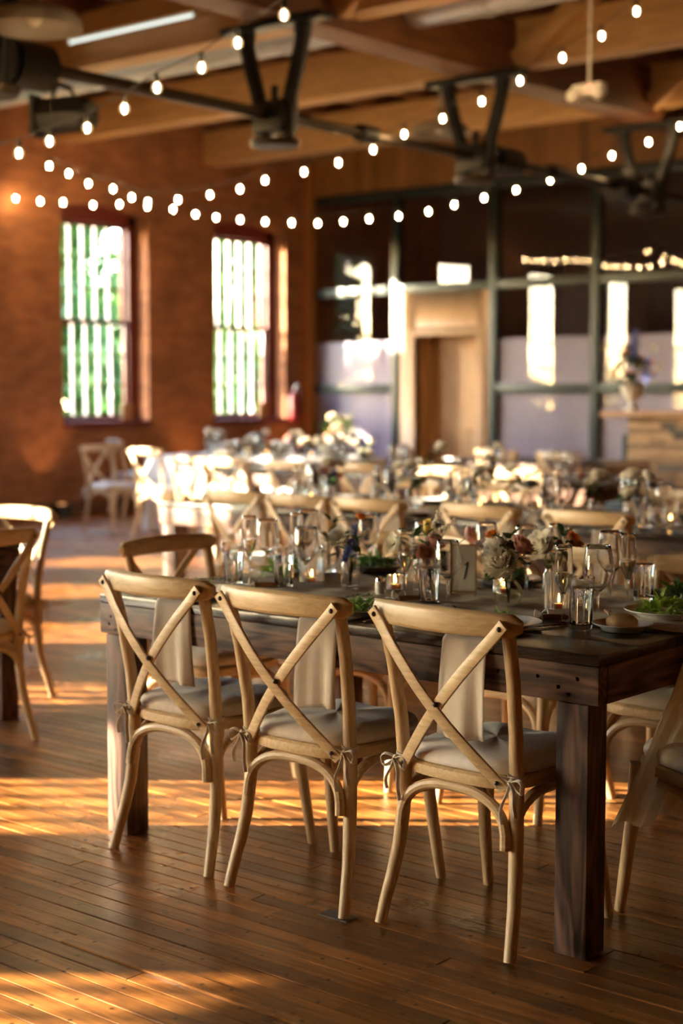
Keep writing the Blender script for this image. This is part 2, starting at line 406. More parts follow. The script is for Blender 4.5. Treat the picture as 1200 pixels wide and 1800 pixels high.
for (_, a, b, y, z, q) in far_p:
    plank_box(fm, a, b, y, z); vals += [q] * 7
me = bpy.data.meshes.new('planks_beyond'); me.from_pydata(fm.v, [], fm.f); me.materials.append(M['plank_mass'])
at = me.attributes.new('prand', 'FLOAT', 'FACE'); at.data.foreach_set('value', vals)
o = mobj('plank_field', me, floor); o['kind'] = 'stuff'
o = MB().box(-2.665, -2.565, 3.075, 3.125, -.002, .0010).obj('floor_patch', 'dark_lath', floor, smooth=0); o['label'] = 'small dark patch let into the boards'

# ------------------------------------------------------------------ shell
def wall_left():
    m = MB(); x0, x1 = XW - .42, XW
    ys = sorted(WIN_Y); edge = YB
    for yc in ys:
        a, b = yc - .67, yc + .67
        m.box(x0, x1, edge, a, 0, ZC); m.box(x0, x1, a, b, 0, WZ0)
        # segmental arch head
        n = 10; base = len(m.v)
        arc = [(a + (b - a) * k / n, WZ1 - .10 + .10 * (1 - ((k / n - .5) * 2) ** 2)) for k in range(n + 1)]
        for k in range(n):
            (ya, za), (yb, zb) = arc[k], arc[k + 1]; i = len(m.v)
            m.v += [(x, y, z) for x in (x0, x1) for (y, z) in ((ya, za), (yb, zb), (yb, ZC), (ya, ZC))]
            m.f += [(i, i + 1, i + 2, i + 3), (i + 7, i + 6, i + 5, i + 4), (i, i + 4, i + 5, i + 1), (i + 3, i + 2, i + 6, i + 7)]
        edge = b
    m.box(x0, x1, edge, YP + 3, 0, ZC)
    return m.obj('wall_left', 'brick', smooth=0, weld=False)
wl_o = struct(wall_left())
struct(bxo('wall_right', 'brick', (XR, XR + .4, YB, YP + 3, 0, ZC)))
def wall_behind():
    m = MB(); y0, y1 = YB - .42, YB; edge = XW - .42
    for xc in FILL_WIN_X:
        a, b = xc - .67, xc + .67
        m.box(edge, a, y0, y1, 0, ZC); m.box(a, b, y0, y1, 0, WZ0); m.box(a, b, y0, y1, WZ1, ZC); edge = b
    m.box(edge, XR + .4, y0, y1, 0, ZC)
    return m.obj('wall_behind', 'brick', smooth=0, weld=False)
struct(wall_behind())
struct(bxo('ceiling', 'ceil', (XW - .42, XR + .4, YB - .4, YP + 3.2, ZC, ZC + .1)))
struct(bxo('wall_back', 'plaster', (XW - .42, XR + .4, YP + 3, YP + 3.2, 0, ZC)))
b = MB(); 
edge = YB
b.box(XW, XW + .025, YB, YP - .1, 0, .16); struct(b.obj('baseboard_left', 'girder', bevel=.004))

# windows: deep red frames, two sashes of five by three panes
def window(idx, loc, rz, detail):
    w = struct(empty('window_%d' % idx, loc, rz))
    H = WZ1 - WZ0; hw = .67
    fr = MB()
    fr.box(-.12, 0, -hw, -hw + .13, 0, H); fr.box(-.12, 0, hw - .13, hw, 0, H); fr.box(-.12, 0, -hw, hw, H - .2, H); fr.box(-.12, 0, -hw, hw, 0, .05)
    fr.obj('window_frame', 'redpaint', w, bevel=.006)
    bxo('window_sill', 'redpaint', (-.05, .26, -hw - .05 if False else -hw, hw, -.05, .022), w, bevel=.006)
    gw = hw - .13                                   # half width of the sash
    zs = [(.05, 1.215, -.055), (1.195, H - .2, -.095)]
    for (za, zb, xs) in zs:
        s = MB(); t = .04
        s.box(xs - .02, xs + .02, -gw, -gw + t, za, zb); s.box(xs - .02, xs + .02, gw - t, gw, za, zb)
        s.box(xs - .02, xs + .02, -gw, gw, za, za + t); s.box(xs - .02, xs + .02, -gw, gw, zb - t, zb)
        so = s.obj('sash', 'redpaint', w, bevel=.003)
        y0, y1, z0, z1 = -gw + t, gw - t, za + t, zb - t
        cw, ch = (y1 - y0) / 5, (z1 - z0) / 3
        mv = MB()
        for k in range(1, 5): mv.box(xs - .022, xs + .014, y0 + k * cw - .015, y0 + k * cw + .015, z0, z1)
        mv.obj('muntin', 'muntin', so)
        mh = MB()
        for k in range(1, 3): mh.box(xs - .008, xs + .012, y0, y1, z0 + k * ch - .009, z0 + k * ch + .009)
        mh.obj('glazing_bar', 'redpaint', so)
        if detail:
            pm = MB().box(xs - .003, xs, 0, cw - .032, 0, ch - .02).mesh('pane', 'pane', smooth=0)
            for i in range(5):
                for j in range(3):
                    q = mobj('pane', pm, so); q.location = (0, y0 + i * cw + .016, z0 + j * ch + .01)
        else:
            MB().box(xs - .003, xs, y0, y1, z0, z1).obj('pane', 'pane', so, smooth=0)
for i, yc in enumerate(WIN_Y): window(i + 1, (XW - .21, yc, WZ0), 0, i < 2)
for i, xc in enumerate(FILL_WIN_X): window(len(WIN_Y) + i + 1, (xc, YB - .21, WZ0), R(90), False)  # added fill windows of the rear wall, out of view

# corner post, header boards
struct(bxo('trim_1', 'post', (XW, XW + .13, YP - .14, YP - .01, 0, 4.5), bevel=.008))
hd = struct(bxo('wall_header', 'post', (XW, XR, YP + .02, YP + .12, 4.02, ZC)))
bm_ = MB().box(0, .148, 0, .022, 0, ZC - 4.04).mesh('board', 'header', bevel=.003, seg=1)
for k in range(60):
    o = mobj('board', bm_, hd); o.location = (XW + .01 + k * .15, YP - .004, 4.03)

# steel and glass partition with frosted film
part = struct(empty('wall_partition', (0, YP, 0)))
BX = [-13.87, -12.39, -10.86, -9.41, -7.93, -6.45, -4.97, -3.49, -2.0]
mu = MB().box(-.055, .055, -.06, .06, 0, 4.02).mesh('mullion', 'steel', bevel=.005)
for x in BX: o = mobj('mullion', mu, part); o.location = (x, 0, 0)
for (z, h) in ((3.97, .06), (2.74, .055), (1.46, .06), (.06, .07)):
    for a, bb in zip(BX, BX[1:]):
        if z < 2.7 and abs(a + 12.39) < .01: continue
        MB().box(a + .055, bb - .055, -.05, .05, z - h, z + h).obj('transom', 'steel', part, bevel=.005)
for a, bb in zip(BX, BX[1:]):
    door_bay = abs(a + 12.39) < .01
    for (z0, z1, film) in ((2.795, 3.91, 0), (1.52, 2.685, 1), (.13, 1.40, 2)):
        if door_bay and film: continue
        p = MB().box(a + .055, bb - .055, -.006, .006, z0, z1).obj('pane', 'partition_glass', part, smooth=0)
        if film: MB().box(a + .056, bb - .056, .008, .011, z0, min(z1, 2.08)).obj('frosted_film', 'film', p, smooth=0)
# pine surround and recessed door
dr = struct(empty('door_1', (0, YP, 0)))
x0, x1, dx0, dx1, dz = -12.335, -10.915, -12.06, -11.08, 2.14
s = MB(); s.box(x0, dx0, -.04, .05, 0, 2.685).box(dx1, x1, -.04, .05, 0, 2.685).box(dx0, dx1, -.04, .05, dz, 2.685)
so = s.obj('door_surround', 'pine_door', dr, bevel=.004)
c = MB(); c.box(dx0 - .09, dx0, -.065, -.04, 0, dz + .09).box(dx1, dx1 + .09, -.065, -.04, 0, dz + .09).box(dx0, dx1, -.065, -.04, dz, dz + .09)
c.obj('casing', 'pine_door', dr, bevel=.004)
j = MB(); j.box(dx0 - .03, dx0, -.04, .36, 0, dz).box(dx1, dx1 + .03, -.04, .36, 0, dz).box(dx0, dx1, -.04, .36, dz, dz + .03)
j.obj('jamb', 'pine_door', dr)
lf = MB().box(dx0, dx1, .27, .31, .01, dz).obj('door_leaf', 'pine_door', dr, bevel=.003)
st = MB()
for (a, bb, z0, z1) in ((dx0, dx0 + .12, .01, dz), (dx1 - .12, dx1, .01, dz), (dx0 + .12, dx1 - .12, dz - .14, dz), (dx0 + .12, dx1 - .12, .9, 1.06), (dx0 + .12, dx1 - .12, .01, .22)):
    st.box(a, bb, .255, .27, z0, z1)
st.obj('stile_and_rail', 'pine_door', lf, bevel=.003)
MB().ball((dx1 - .07, .22, 1.0), .028).obj('door_knob', 'bolt', lf)

# ceiling timbers
jb = MB().box(XW, XR, -.13, .13, 4.25, 4.66).mesh('ceiling_beam', 'joist', bevel=.012)
for k, y in enumerate((-5.2, -2.8, -.4, 2.0, 4.4, 6.8, 9.2, 11.6, 14.0)):
    o = struct(mobj('ceiling_beam', jb)); o.location = (0, y, 0); o['label'] = 'pale pine cross beam under the board ceiling'
jo = MB().box(-.05, .05, YB, YP + 3, 4.66, ZC).mesh('ceiling_joist', 'girder')
for k in range(26):
    o = struct(mobj('ceiling_joist', jo)); o.location = (XW + .5 + k * .72, 0, 0); o['label'] = 'narrow dark joist carried on the cross beams'
for x in (-7.8, -1.2):
    g = struct(MB().box(x - .17, x + .17, YB, YP + 3, 4.14, 4.64).obj('ceiling_girder', 'girder', bevel=.015)); g['label'] = 'old reddish girder crossing the pale beams'
# diagonal braces beside the girder
for y in (9.2, 11.6, 14.0):
    for s_ in (-1, 1):
        a = Vector((-7.8 + s_ * .2, y - .17 * s_, 4.28)); bb = Vector((-7.8 + s_ * 1.1, y - .17 * s_ + .0, 4.86))
        o = struct(MB().sweep([a, bb], rect(.06, .09)).obj('ceiling_brace', 'joist')); o['label'] = 'short slanting timber brace beside the girder'

# outside: lawn, trees
tag(bxo('lawn', 'grass', (-160, XW - .45, -120, 140, -.9, -.7)), 'green lawn outside the brick wall', 'lawn', kind='structure')
def tree(loc, h, r, seed, n, label):
    q = random.Random(seed); t = empty('broadleaf_tree', loc); tag(t, label, 'tree', 'trees outside the windows')
    MB().tube([(0, 0, 0), (.05, .03, h * .35), (-.05, .1, h * .62), (0, 0, h * .85)], [r * .07, r * .055, r * .04, r * .015], 8).obj('trunk', 'bark', t)
    m = MB(); blobs = [(Vector((q.gauss(0, .45) * r, q.gauss(0, .45) * r, h * q.uniform(.18, .92))), r * q.uniform(.3, .55)) for _ in range(22)]
    for k in range(n):
        cc, rr = q.choice(blobs); d = Vector((q.gauss(0, 1), q.gauss(0, 1), q.gauss(0, 1))).normalized()
        p = cc + d * rr * q.uniform(.7, 1.05); a = Vector((q.gauss(0, 1), q.gauss(0, 1), q.gauss(0, .6))).normalized(); bq = a.cross(d).normalized()
        s = q.uniform(.14, .30); i = len(m.v)
        m.v += [tuple(p - a * s), tuple(p + bq * s * .45), tuple(p + a * s), tuple(p - bq * s * .45)]; m.f.append((i, i + 1, i + 2, i + 3))
    f = m.obj('foliage', 'tree_leaf', t, smooth=0, weld=False); f['kind'] = 'stuff'
for i, (x, y, h, r, n_) in enumerate(((-25, 20, 10, 3.3, 9000), (-25, 26.5, 10.5, 3.3, 9000), (-33, 26, 13.5, 4.0, 13000), (-33, 35.5, 13, 3.6, 9000), (-43, 34, 15, 4.6, 9000), (-24.7, 3.3, 7.4, 1.7, 8000))):  # last tree is added out of view, to keep sun off the partition film
    tree((x, y, -.75), h, r, 20 + i, n_, 'leafy green tree growing on the lawn outside the windows')
for i in range(9):
    y = -50 + i * 8.0
    tree((-46 - (i % 3) * 2, y, -.75), 3.2 + (i % 2) * .8, 3.0, 60 + i, 1500, 'leafy green tree growing on the lawn outside the windows')
# ------------------------------------------------------------------ cross-back chair
def chair_outline(a_s=1.0, n=40):
    pts = []
    for k in range(n):
        t = 2 * math.pi * k / n; c, s = math.cos(t), math.sin(t)
        y = .2 * math.copysign(abs(s) ** .55, s); a = .203 + .06 * y
        pts.append((a * math.copysign(abs(c) ** .55, c) * a_s, y * a_s))
    return pts
def chair_proto(linen, tie):
    P = []
    legs = []
    for s in (-1, 1):
        path = [(.214, -.224, 0), (.209, -.209, .06), (.201, -.189, .13), (.192, -.173, .21), (.186, -.163, .30), (.184, -.160, .42), (.188, -.170, .55), (.196, -.194, .70), (.203, -.224, .82)]
        m = MB().tube([(s * x, y, z) for x, y, z in path], [.0155, .0165, .0175, .0185, .019, .0195, .0185, .018, .0175], 12)
        P.append(('leg', m.mesh('leg', 'oak_z'), [('bolt', MB().ball((s * .184, -.180, .430), .0065, 8, 5).mesh('bolt', 'bolt'))]))
    for s in (-1, 1):
        path = [(.203, .232, 0), (.197, .212, .12), (.19, .192, .25), (.184, .178, .42)]
        P.append(('leg', MB().tube([(s * x, y, z) for x, y, z in path], [.0145, .017, .0185, .019], 12).mesh('leg', 'oak_z')))
    # bent top rail resting on the posts
    n = 22; path = []; sc = []
    for k in range(n + 1):
        u = -1 + 2 * k / n; x = .24 * u
        path.append((x, -.272 + .055 * u * u, .845 - .004 * u * u)); e = max(0, (abs(u) - .9) / .1)
        f = math.sqrt(max(0, 1 - e * e * .75)); sc.append((f, (.92 + .14 * (1 - u * u)) * f))
    rail = MB().sweep(path, rect(.0145, .031, .75), scale=sc).mesh('top_rail', 'oak_x', smooth=50)
    P.append(('top_rail', rail))
    # crossed straps
    for s, off in ((1, 0), (-1, -.0085)):
        path = []
        for k in range(15):
            t = -.03 + 1.05 * k / 14; x = s * (.200 - .365 * t); z = .836 - .405 * t
            y = -.253 + .066 * t - .042 * math.sin(math.pi * max(0, min(1, t))) + off
            path.append((x, y, z))
        a = MB().sweep(path, rect(.0045, .0155, .5), up=(s * .737, 0, -.675)).mesh('cross_strap', 'oak_x')
        P.append(('cross_strap', a, [('bolt', MB().ball((s * .200, -.258 + off, .836), .0075, 8, 5).mesh('bolt', 'bolt')),
                                     ('bolt', MB().ball((-s * .157, -.200 + off, .440), .006, 8, 5).mesh('bolt', 'bolt'))]))
    P.append(('bolt', MB().ball((.013, -.273, .628), .0075, 8, 5).mesh('bolt', 'bolt')))
    # arches under the seat
    def arch(fn):
        pts = []
        for k in range(19):
            a = math.pi * k / 18; c, s = math.cos(a), math.sin(a)
            pts.append(fn(math.copysign(abs(c) ** .82, c), abs(s) ** .72))
        return MB().tube(pts, .0145, 10).mesh('arch', 'oak_x')
    P.append(('arch', arch(lambda u, v: (u * .172, -.178 - .012 * (1 - v), .268 + .132 * v))))
    P.append(('arch', arch(lambda u, v: (u * .165, .172 + .012 * (1 - v), .268 + .132 * v))))
    for s in (-1, 1):
        P.append(('arch', arch(lambda u, v, s=s: (s * (.178 + .006 * (1 - v)), u * .165, .268 + .132 * v))))
    # seat
    o = chair_outline(); m = MB(); i = 0; rings = [(.93, .412), (.99, .417), (1.0, .43), (.995, .443), (.96, .449)]
    for sc_, z in rings: m.v += [(x * sc_, y * sc_, z) for x, y in o]
    k = len(o)
    for r_ in range(len(rings) - 1):
        for j in range(k): m.f.append((r_ * k + j, r_ * k + (j + 1) % k, (r_ + 1) * k + (j + 1) % k, (r_ + 1) * k + j))
    m.f += [tuple(reversed(range(k))), tuple((len(rings) - 1) * k + j for j in range(k))]
    P.append(('seat', m.mesh('seat', 'oak_seat')))
    # cushion with piping-soft edge and ties
    m = MB(); rings = [(.90, .449), (.955, .452), (.972, .462), (.968, .473), (.94, .484), (.86, .492), (.65, .4965), (.35, .498), (.0, .498)]
    q = random.Random(5)
    for sc_, z in rings:
        for j, (x, y) in enumerate(o):
            w = .004 * math.sin(x * 24 + y * 9) * math.sin(y * 19 + 1) if sc_ < .95 else 0
            m.v.append((x * sc_, y * sc_, z + w))
    for r_ in range(len(rings) - 1):
        for j in range(k): m.f.append((r_ * k + j, r_ * k + (j + 1) % k, (r_ + 1) * k + (j + 1) % k, (r_ + 1) * k + j))
    cushion = m.mesh('cushion', linen, smooth=60)
    ties = []
    for s in (-1, 1):
        t = MB(); c = Vector((s * .184, -.160, .452)); b = Vector((s * .190, -.190, .446)); pr = rect(.0012, .006, .5)
        ring = [c + Vector((.022 * math.cos(R(30 * j)), .024 * math.sin(R(30 * j)), .003 * math.sin(R(60 * j)))) for j in range(12)]
        t.sweep(ring, pr, closed=True, up=(0, 0, 1))
        for sx in (-1, 1):
            loop = [b + Vector((sx * .045 * math.sin(math.pi * u) * (1 if u < .5 else .92), -.012 * math.sin(math.pi * u), .016 * math.sin(2 * math.pi * u) - .012 * math.sin(math.pi * u))) for u in [j / 12 for j in range(13)]]
            t.sweep(loop, pr, up=(0, 1, .2))
            L = .085 if sx * s > 0 else .11
            tail = [b + Vector((sx * .022 * math.sin(1.8 * u) + .004 * math.sin(7 * u), -.008 - .006 * u, -L * u)) for u in [j / 8 for j in range(9)]]
            t.sweep(tail, pr, up=(0, 1, .1))
        t.ball(b, .009, 8, 5)
        ties.append(('tie', t.mesh('tie', tie, smooth=60)))
    P.append(('cushion', cushion, ties))
    return P
CH_A = chair_proto('linen', 'tie_beige'); CH_B = chair_proto('linen_pale', 'tie'); CH_W = chair_proto('cloth_white', 'tie')
def chair(proto, x, y, deg, label, group):
    return place('cross_back_chair', proto, (x, y, 0), R(deg), label, 'chair', group)
G1 = 'cross-back chairs around the farm tables'
chair(CH_A, -3.325, 3.345, -2, 'oak cross-back chair with beige cushion beside the apron end of pale lit table leg', G1)
chair(CH_A, -2.80, 3.315, 0, 'oak cross-back chair with beige cushion, middle of three along the front apron', G1)
chair(CH_B, -2.268, 3.345, -3, 'oak cross-back chair with pale cushion and white bows next to dark table leg', G1)
chair(CH_A, -3.93, 3.95, -90, 'oak cross-back chair at the end of the front table facing its length', G1)
chair(CH_A, -1.75, 3.67, 56, 'oak cross-back chair beside the hanging gauze at the runner end of front table', G1)
for x, y, w in ((-3.51, 4.43, 'behind the blue-flower bottle vase'), (-2.88, 4.42, 'behind the round dimpled vase'), (-2.25, 4.34, 'behind the bread and salad plates')):
    chair(CH_A, x, y, 180, 'oak cross-back chair facing across the front table ' + w, G1)
chair(CH_A, -5.13, 3.70, 90, 'oak cross-back chair with bows at the end of the table beside the aisle', G1)
chair(CH_A, -5.78, 4.32, 180, 'oak cross-back chair with sunlit top rail beyond the table across the aisle', G1)
chair(CH_A, -6.4, 4.32, 180, 'oak cross-back chair second from the aisle beyond the shadowed table', G1)
ORD = ('first', 'second', 'third', 'fourth', 'fifth', 'sixth')
for i, x in enumerate((-5.84, -5.37, -4.905, -4.205, -3.62)):
    chair(CH_B, x, 6.28, rnd.uniform(-3, 3), 'oak chair facing the door, %s from aisle end of the second table row' % ORD[i], G1)
for i, x in enumerate((-5.85, -5.2, -4.1, -3.5)):
    chair(CH_B, x, 7.4, 180 + rnd.uniform(-3, 3), 'oak chair facing the front table, %s from aisle end of the second table row' % ORD[i], G1)
for i, x in enumerate((-9.22, -8.74, -8.1, -7.36, -6.6, -5.95)):
    chair(CH_B, x, 9.23, rnd.uniform(-4, 4), 'oak chair with pale cushion, %s from aisle end of the third table row' % ORD[i], G1)
chair(CH_W, -11.86, 10.5, -88, 'oak cross-back chair with white cushion at the end of white-clothed table', G1)
for x, w in ((-11.02, 'window end'), (-9.85, 'bouquet end')):
    chair(CH_W, x, 10.42, rnd.uniform(-4, 4), 'oak chair drawn up to the long side of white-clothed table, ' + w, G1)
chair(CH_W, -13.2, 12.0, -20, 'oak cross-back chair standing alone against the brick wall', G1)
for x, w in ((-8.15, 'sunlit '), (-7.48, '')):
    chair(CH_B, x, 12.2, 2, w + 'oak cross-back chair at the small table before the ' + ('wooden door' if w else 'bar'), G1)

# ------------------------------------------------------------------ farm tables
def farm_table(x0, x1, y0, y1, label, screws=False):
    t = empty('farm_table', ((x0 + x1) / 2, (y0 + y1) / 2, 0)); tag(t, label, 'table', 'dark farm tables')
    hx, hy = (x1 - x0) / 2, (y1 - y0) / 2
    n = 6; w = 2 * hy / n
    for k in range(n): MB().box(-hx, hx, -hy + k * w + .0008, -hy + (k + 1) * w - .0008, .742, .77).obj('top_board', 'table_top', t, bevel=.004)
    for s in (-1, 1):
        a = MB().box(-hx, hx, s * hy - .045 if s > 0 else -hy, hy if s > 0 else -hy + .045, .643, .7415).obj('apron', 'table_x', t, bevel=.009)
        if screws and s < 0:
            for (x, z) in ((-.86, .70), (-.87, .676), (-.84, .66), (-.80, .715), (-.795, .69), (-.78, .655), (-.55, .70), (.62, .70), (.66, .655), (.74, .70), (.80, .68), (.855, .705), (.83, .665)):
                MB().lathe([(0, 0), (.0055, 0), (.0055, .0015), (.003, .002), (0, .0012)], 10, (x, -hy, z), axis='y').obj('screw', 'bolt', a)
    for s in (-1, 1): MB().box(s * hx - .045 if s > 0 else -hx + .0, hx if s > 0 else -hx + .045, -hy + .046, hy - .046, .643, .7415).obj('end_apron', 'table_y', t, bevel=.006)
    for sx in (-1, 1):
        for sy in (-1, 1):
            cx, cy = sx * (hx - .075), sy * (hy - .047)
            MB().box(cx - .046, cx + .046, cy - .046, cy + .046, 0, .6425).obj('leg', 'table_z', t, bevel=.004)
    return t
Y0, Y1 = 3.24, 4.43
farm_table(-3.73, -1.9, Y0, Y1, 'dark walnut farm table with gauze runner and three chairs along its apron', True)
farm_table(-7.1, -5.28, 2.96, 4.15, 'dark farm table in shadow across the aisle beside the sunlit chair')
farm_table(-6.6, -4.56, 6.2, 7.36, 'dark farm table at the aisle end of the second row')
farm_table(-4.55, -2.75, 6.2, 7.36, 'dark farm table continuing the second row under the glasses')
farm_table(-9.6, -7.75, 9.16, 10.18, 'farm table in bright sun at the aisle end of third row')
farm_table(-7.74, -5.5, 9.16, 10.18, 'farm table continuing the third row towards the bar')
farm_table(-8.9, -7.1, 12.15, 13.0, 'small farm table in front of the glass partition')
farm_table(-11.55, -9.35, 10.70, 11.80, 'long table hidden beneath a white floor-length cloth')
# white cloth to the floor
def tablecloth(x0, x1, y0, y1):
    m = MB(); per = []
    nx, ny = 60, 30
    for k in range(nx): per.append((x0 + (x1 - x0) * k / nx, y0, 0, -1))
    for k in range(ny): per.append((x1, y0 + (y1 - y0) * k / ny, 1, 0))
    for k in range(nx): per.append((x1 - (x1 - x0) * k / nx, y1, 0, 1))
    for k in range(ny): per.append((x0, y1 - (y1 - y0) * k / ny, -1, 0))
    n = len(per); rows = 8
    for r_ in range(rows + 1):
        f = r_ / rows
        for k, (x, y, ax, ay) in enumerate(per):
            w = f * (.045 + .03 * math.sin(k * .83) + .02 * math.sin(k * 2.1 + 1))
            m.v.append((x + ax * (w + .006), y + ay * (w + .006), .776 - f * .765))
    for r_ in range(rows):
        for k in range(n): m.f.append((r_ * n + k, r_ * n + (k + 1) % n, (r_ + 1) * n + (k + 1) % n, (r_ + 1) * n + k))
    m.f.append(tuple(range(n)))
    return m.obj('tablecloth', 'cloth_white', smooth=50)
tag(tablecloth(-11.56, -9.34, 10.69, 11.81), 'white floor-length cloth draped over the long table by the windows', 'tablecloth')

# ------------------------------------------------------------------ cloths on the front tables
def napkin_mesh(seed, w=.145, drop=.255):
    q = random.Random(seed); ph = q.uniform(0, 6)
    def fn(u, v):
        x = (u - .5) * w
        if v < .28: y = .10 * (1 - v / .28); z = .0035
        else:
            d = (v - .28) / .72; y = -.006 - .006 * math.sin(d * 3); z = .002 - drop * d
            x *= 1 + .16 * d; x += .012 * d * math.sin(ph); y -= .010 * d * (1 + math.sin(u * 9 + ph)) + .006 * d * math.sin(u * 17 + ph)
            z += .012 * d * math.sin(u * 2.2 + ph)
        if .2 < v < .34: z += .001
        return (x, y, z)
    m = MB(); m.grid(fn, 14, 26)
    a = m.mesh('napkin', 'napkin', smooth=80)
    bm = bmesh.new(); bm.from_mesh(a); bmesh.ops.solidify(bm, geom=bm.faces[:], thickness=.0016); bm.to_mesh(a); bm.free()
    return a
NK = [napkin_mesh(k) for k in (1, 2, 5)]
for i, (x, w) in enumerate(((-3.385, 'behind the chair at the pale lit leg'), (-2.80, 'behind the middle chair'), (-2.295, 'behind the chair with white bows'))):
    place('napkin', NK[i], (x, Y0, .772), R((2, 0, -3)[i]), 'ivory napkin hanging over the front table edge ' + w, 'napkin', 'hanging napkins')
for i, x in enumerate((-5.78, -5.32, -4.86, -4.2, -3.6)):
    place('napkin', NK[i % 3], (x, 6.2, .772), 0, 'ivory napkin, %s from aisle end, hanging off the second table row' % ORD[i], 'napkin', 'hanging napkins')
for i, x in enumerate((-9.25, -8.75, -8.1, -7.4)):
    place('napkin', NK[i % 3], (x, 9.16, .772), 0, 'ivory napkin, %s from aisle end, hanging off the third table row' % ORD[i], 'napkin', 'hanging napkins')
for i, x in enumerate((-3.5, -2.87, -2.26)):
    place('napkin', NK[i % 3], (x, Y1, .772), R(180), 'ivory napkin, %s from aisle end, hanging over edge facing the second row' % ORD[i], 'napkin', 'hanging napkins')
def runner():
    q = random.Random(11); m = MB()
    xa, xb = -3.71, -1.885; ya, yb = 3.62, 4.12
    def wr(x, y): return .004 + .0035 * abs(math.sin(y * 31 + 1.5 * math.sin(x * 3.1)) ) + .003 * abs(math.sin(x * 9 + y * 13)) + .002 * math.sin(x * 40 + y * 7)
    path = []
    def fn(u, v):                                    # v along the length
        y = ya + (yb - ya) * u
        if v < .62:
            x = xa + (xb - xa) * v / .62; e = .03 * math.sin(x * 2.6) + .012 * math.sin(x * 9)
            return (x, y + e, .7705 + abs(wr(x, y)))
        d = (v - .62) / .38
        e = .03 * math.sin(xb * 2.6) + .012 * math.sin(xb * 9)
        # falls down the end, slides off the front corner of the chair seat; pleats open towards the hem
        f = min(1, d / .5); g = max(0, (d - .5) / .5)
        pl = math.sin(u * 58 + 1.2 * math.sin(d * 4 + u * 5)) * .5 + math.sin(u * 101 + 2 * d) * .3
        yy = y + e - (.15 + .10 * u) * f ** 1.3 - .09 * g + .006 * math.sin(u * 34) * d
        xx = xb + .014 - .015 * f + (.20 * u - .02) * f * .8 - .06 * g * (1 - u) + .016 * pl * min(1, d * 2.5)
        zz = .773 - .24 * f - .24 * g * (1 - .1 * u) + .014 * math.sin(u * 23) * g
        return (xx, yy, zz)
    m.grid(fn, 110, 130)
    me = m.mesh('table_runner', 'gauze', smooth=80)
    return mobj('table_runner', me)
tag(runner(), 'crinkled beige gauze runner along the front table and hanging off its end', 'table runner')
# ------------------------------------------------------------------ tableware
TZ = .77
def wine_proto(h, rb, rr, stem, base, fill=None, lm='sparkling'):
    t = .0011
    zb = h * stem
    out = [(0, 0), (base, 0), (base, .0012), (base * .55, .004), (.0055, .009), (.0036, .03), (.0034, zb - .015), (.0050, zb - .004)]
    n = 12; bowl = []
    for k in range(n + 1):
        u = k / n
        r = rb * math.sin(min(1, u / .42) * math.pi / 2) ** .75 if u < .42 else rb + (rr - rb) * ((u - .42) / .58) ** 1.5
        bowl.append((max(r, .0055), zb + (h - zb) * u))
    inner = [(max(r - t, .0005), z + (t * 1.6 if i == 0 else 0)) for i, (r, z) in enumerate(bowl)]
    prof = out + bowl[1:] + [(bowl[-1][0] - t / 2, h + .0006)] + inner[::-1] + [(0, inner[0][1])]
    P = [('glass_body', MB().lathe(prof, 28).mesh('glass_body', 'glass', smooth=60))]
    if fill:
        zt = zb + (h - zb) * fill; lp = [(0, inner[0][1] + .001)]
        for (r, z) in inner:
            if z < zt: lp.append((max(r - .0006, .0003), z + .001))
            else: break
        lp += [(lp[-1][0] + .0002, zt), (0, zt)]
        P.append(('drink', MB().lathe(lp, 28).mesh('drink', lm, smooth=60)))
    return P
WINE = wine_proto(.205, .041, .031, .44, .034); WINE_B = wine_proto(.222, .044, .033, .42, .036)
WINE_F = wine_proto(.205, .043, .034, .44, .034, .16, 'water'); FLUTE = wine_proto(.222, .026, .0225, .38, .032, .42, 'sparkling')
def tumbler_proto(h=.142, r=.0355):
    def rf(a, z): return 1.0 - (.018 * (abs(math.sin(a * 5)) ** 6) if z < h * .72 else 0)
    t = .0018
    prof = [(0, .0), (r * .80, 0), (r * .84, .003), (r * .86, .02), (r * .95, h * .72), (r * .985, h * .74), (r, h * .80), (r * 1.01, h), (r * 1.01 - t, h), (r - t, h * .8), (r * .95 - t, h * .72), (r * .86 - t, .016), (r * .7, .013), (0, .012)]
    w = [(0, .0135), (r * .69, .0140), (r * .86 - t - .0005, .018), (r * .95 - t - .0005, h * .72), (r - t - .0006, h * .80), (0, h * .80)]
    return [('glass_body', MB().lathe(prof, 40, rfun=rf).mesh('glass_body', 'glass', smooth=50)), ('water', MB().lathe(w, 28).mesh('water', 'water', smooth=50))]
TUMB = tumbler_proto()
def candle_proto(h, r, ribs):
    def rf(a, z): return 1 + .025 * math.cos(ribs * a)
    t = .0028
    prof = [(0, 0), (r * .97, 0), (r, .003), (r, h), (r - t, h), (r - t, .008), (0, .008)]
    body = MB().lathe(prof, ribs * 6, rfun=rf).mesh('holder', 'glass', smooth=60)
    cw = MB().lathe([(0, .009), (.019, .009), (.019, .024), (.017, .0245), (0, .023)], 20).mesh('tea_light', 'wax')
    fl = MB().lathe([(0, .026), (.0035, .030), (.0045, .036), (.0025, .046), (0, .054)], 10).mesh('flame', 'flame')
    return [('holder', body), ('tea_light', cw, [('flame', fl)])]
RIB = candle_proto(.112, .042, 26); VOTIVE = candle_proto(.052, .026, 22)
def plate_mesh(r, name):
    prof = [(0, .004), (r * .55, .004), (r * .62, .0), (r * .66, .001), (r * .72, .010), (r * .97, .019), (r, .0205), (r * .99, .0225), (r * .95, .0215), (r * .7, .0135), (r * .6, .0085), (0, .0075)]
    return MB().lathe(prof, 48).mesh(name, 'china', smooth=60)
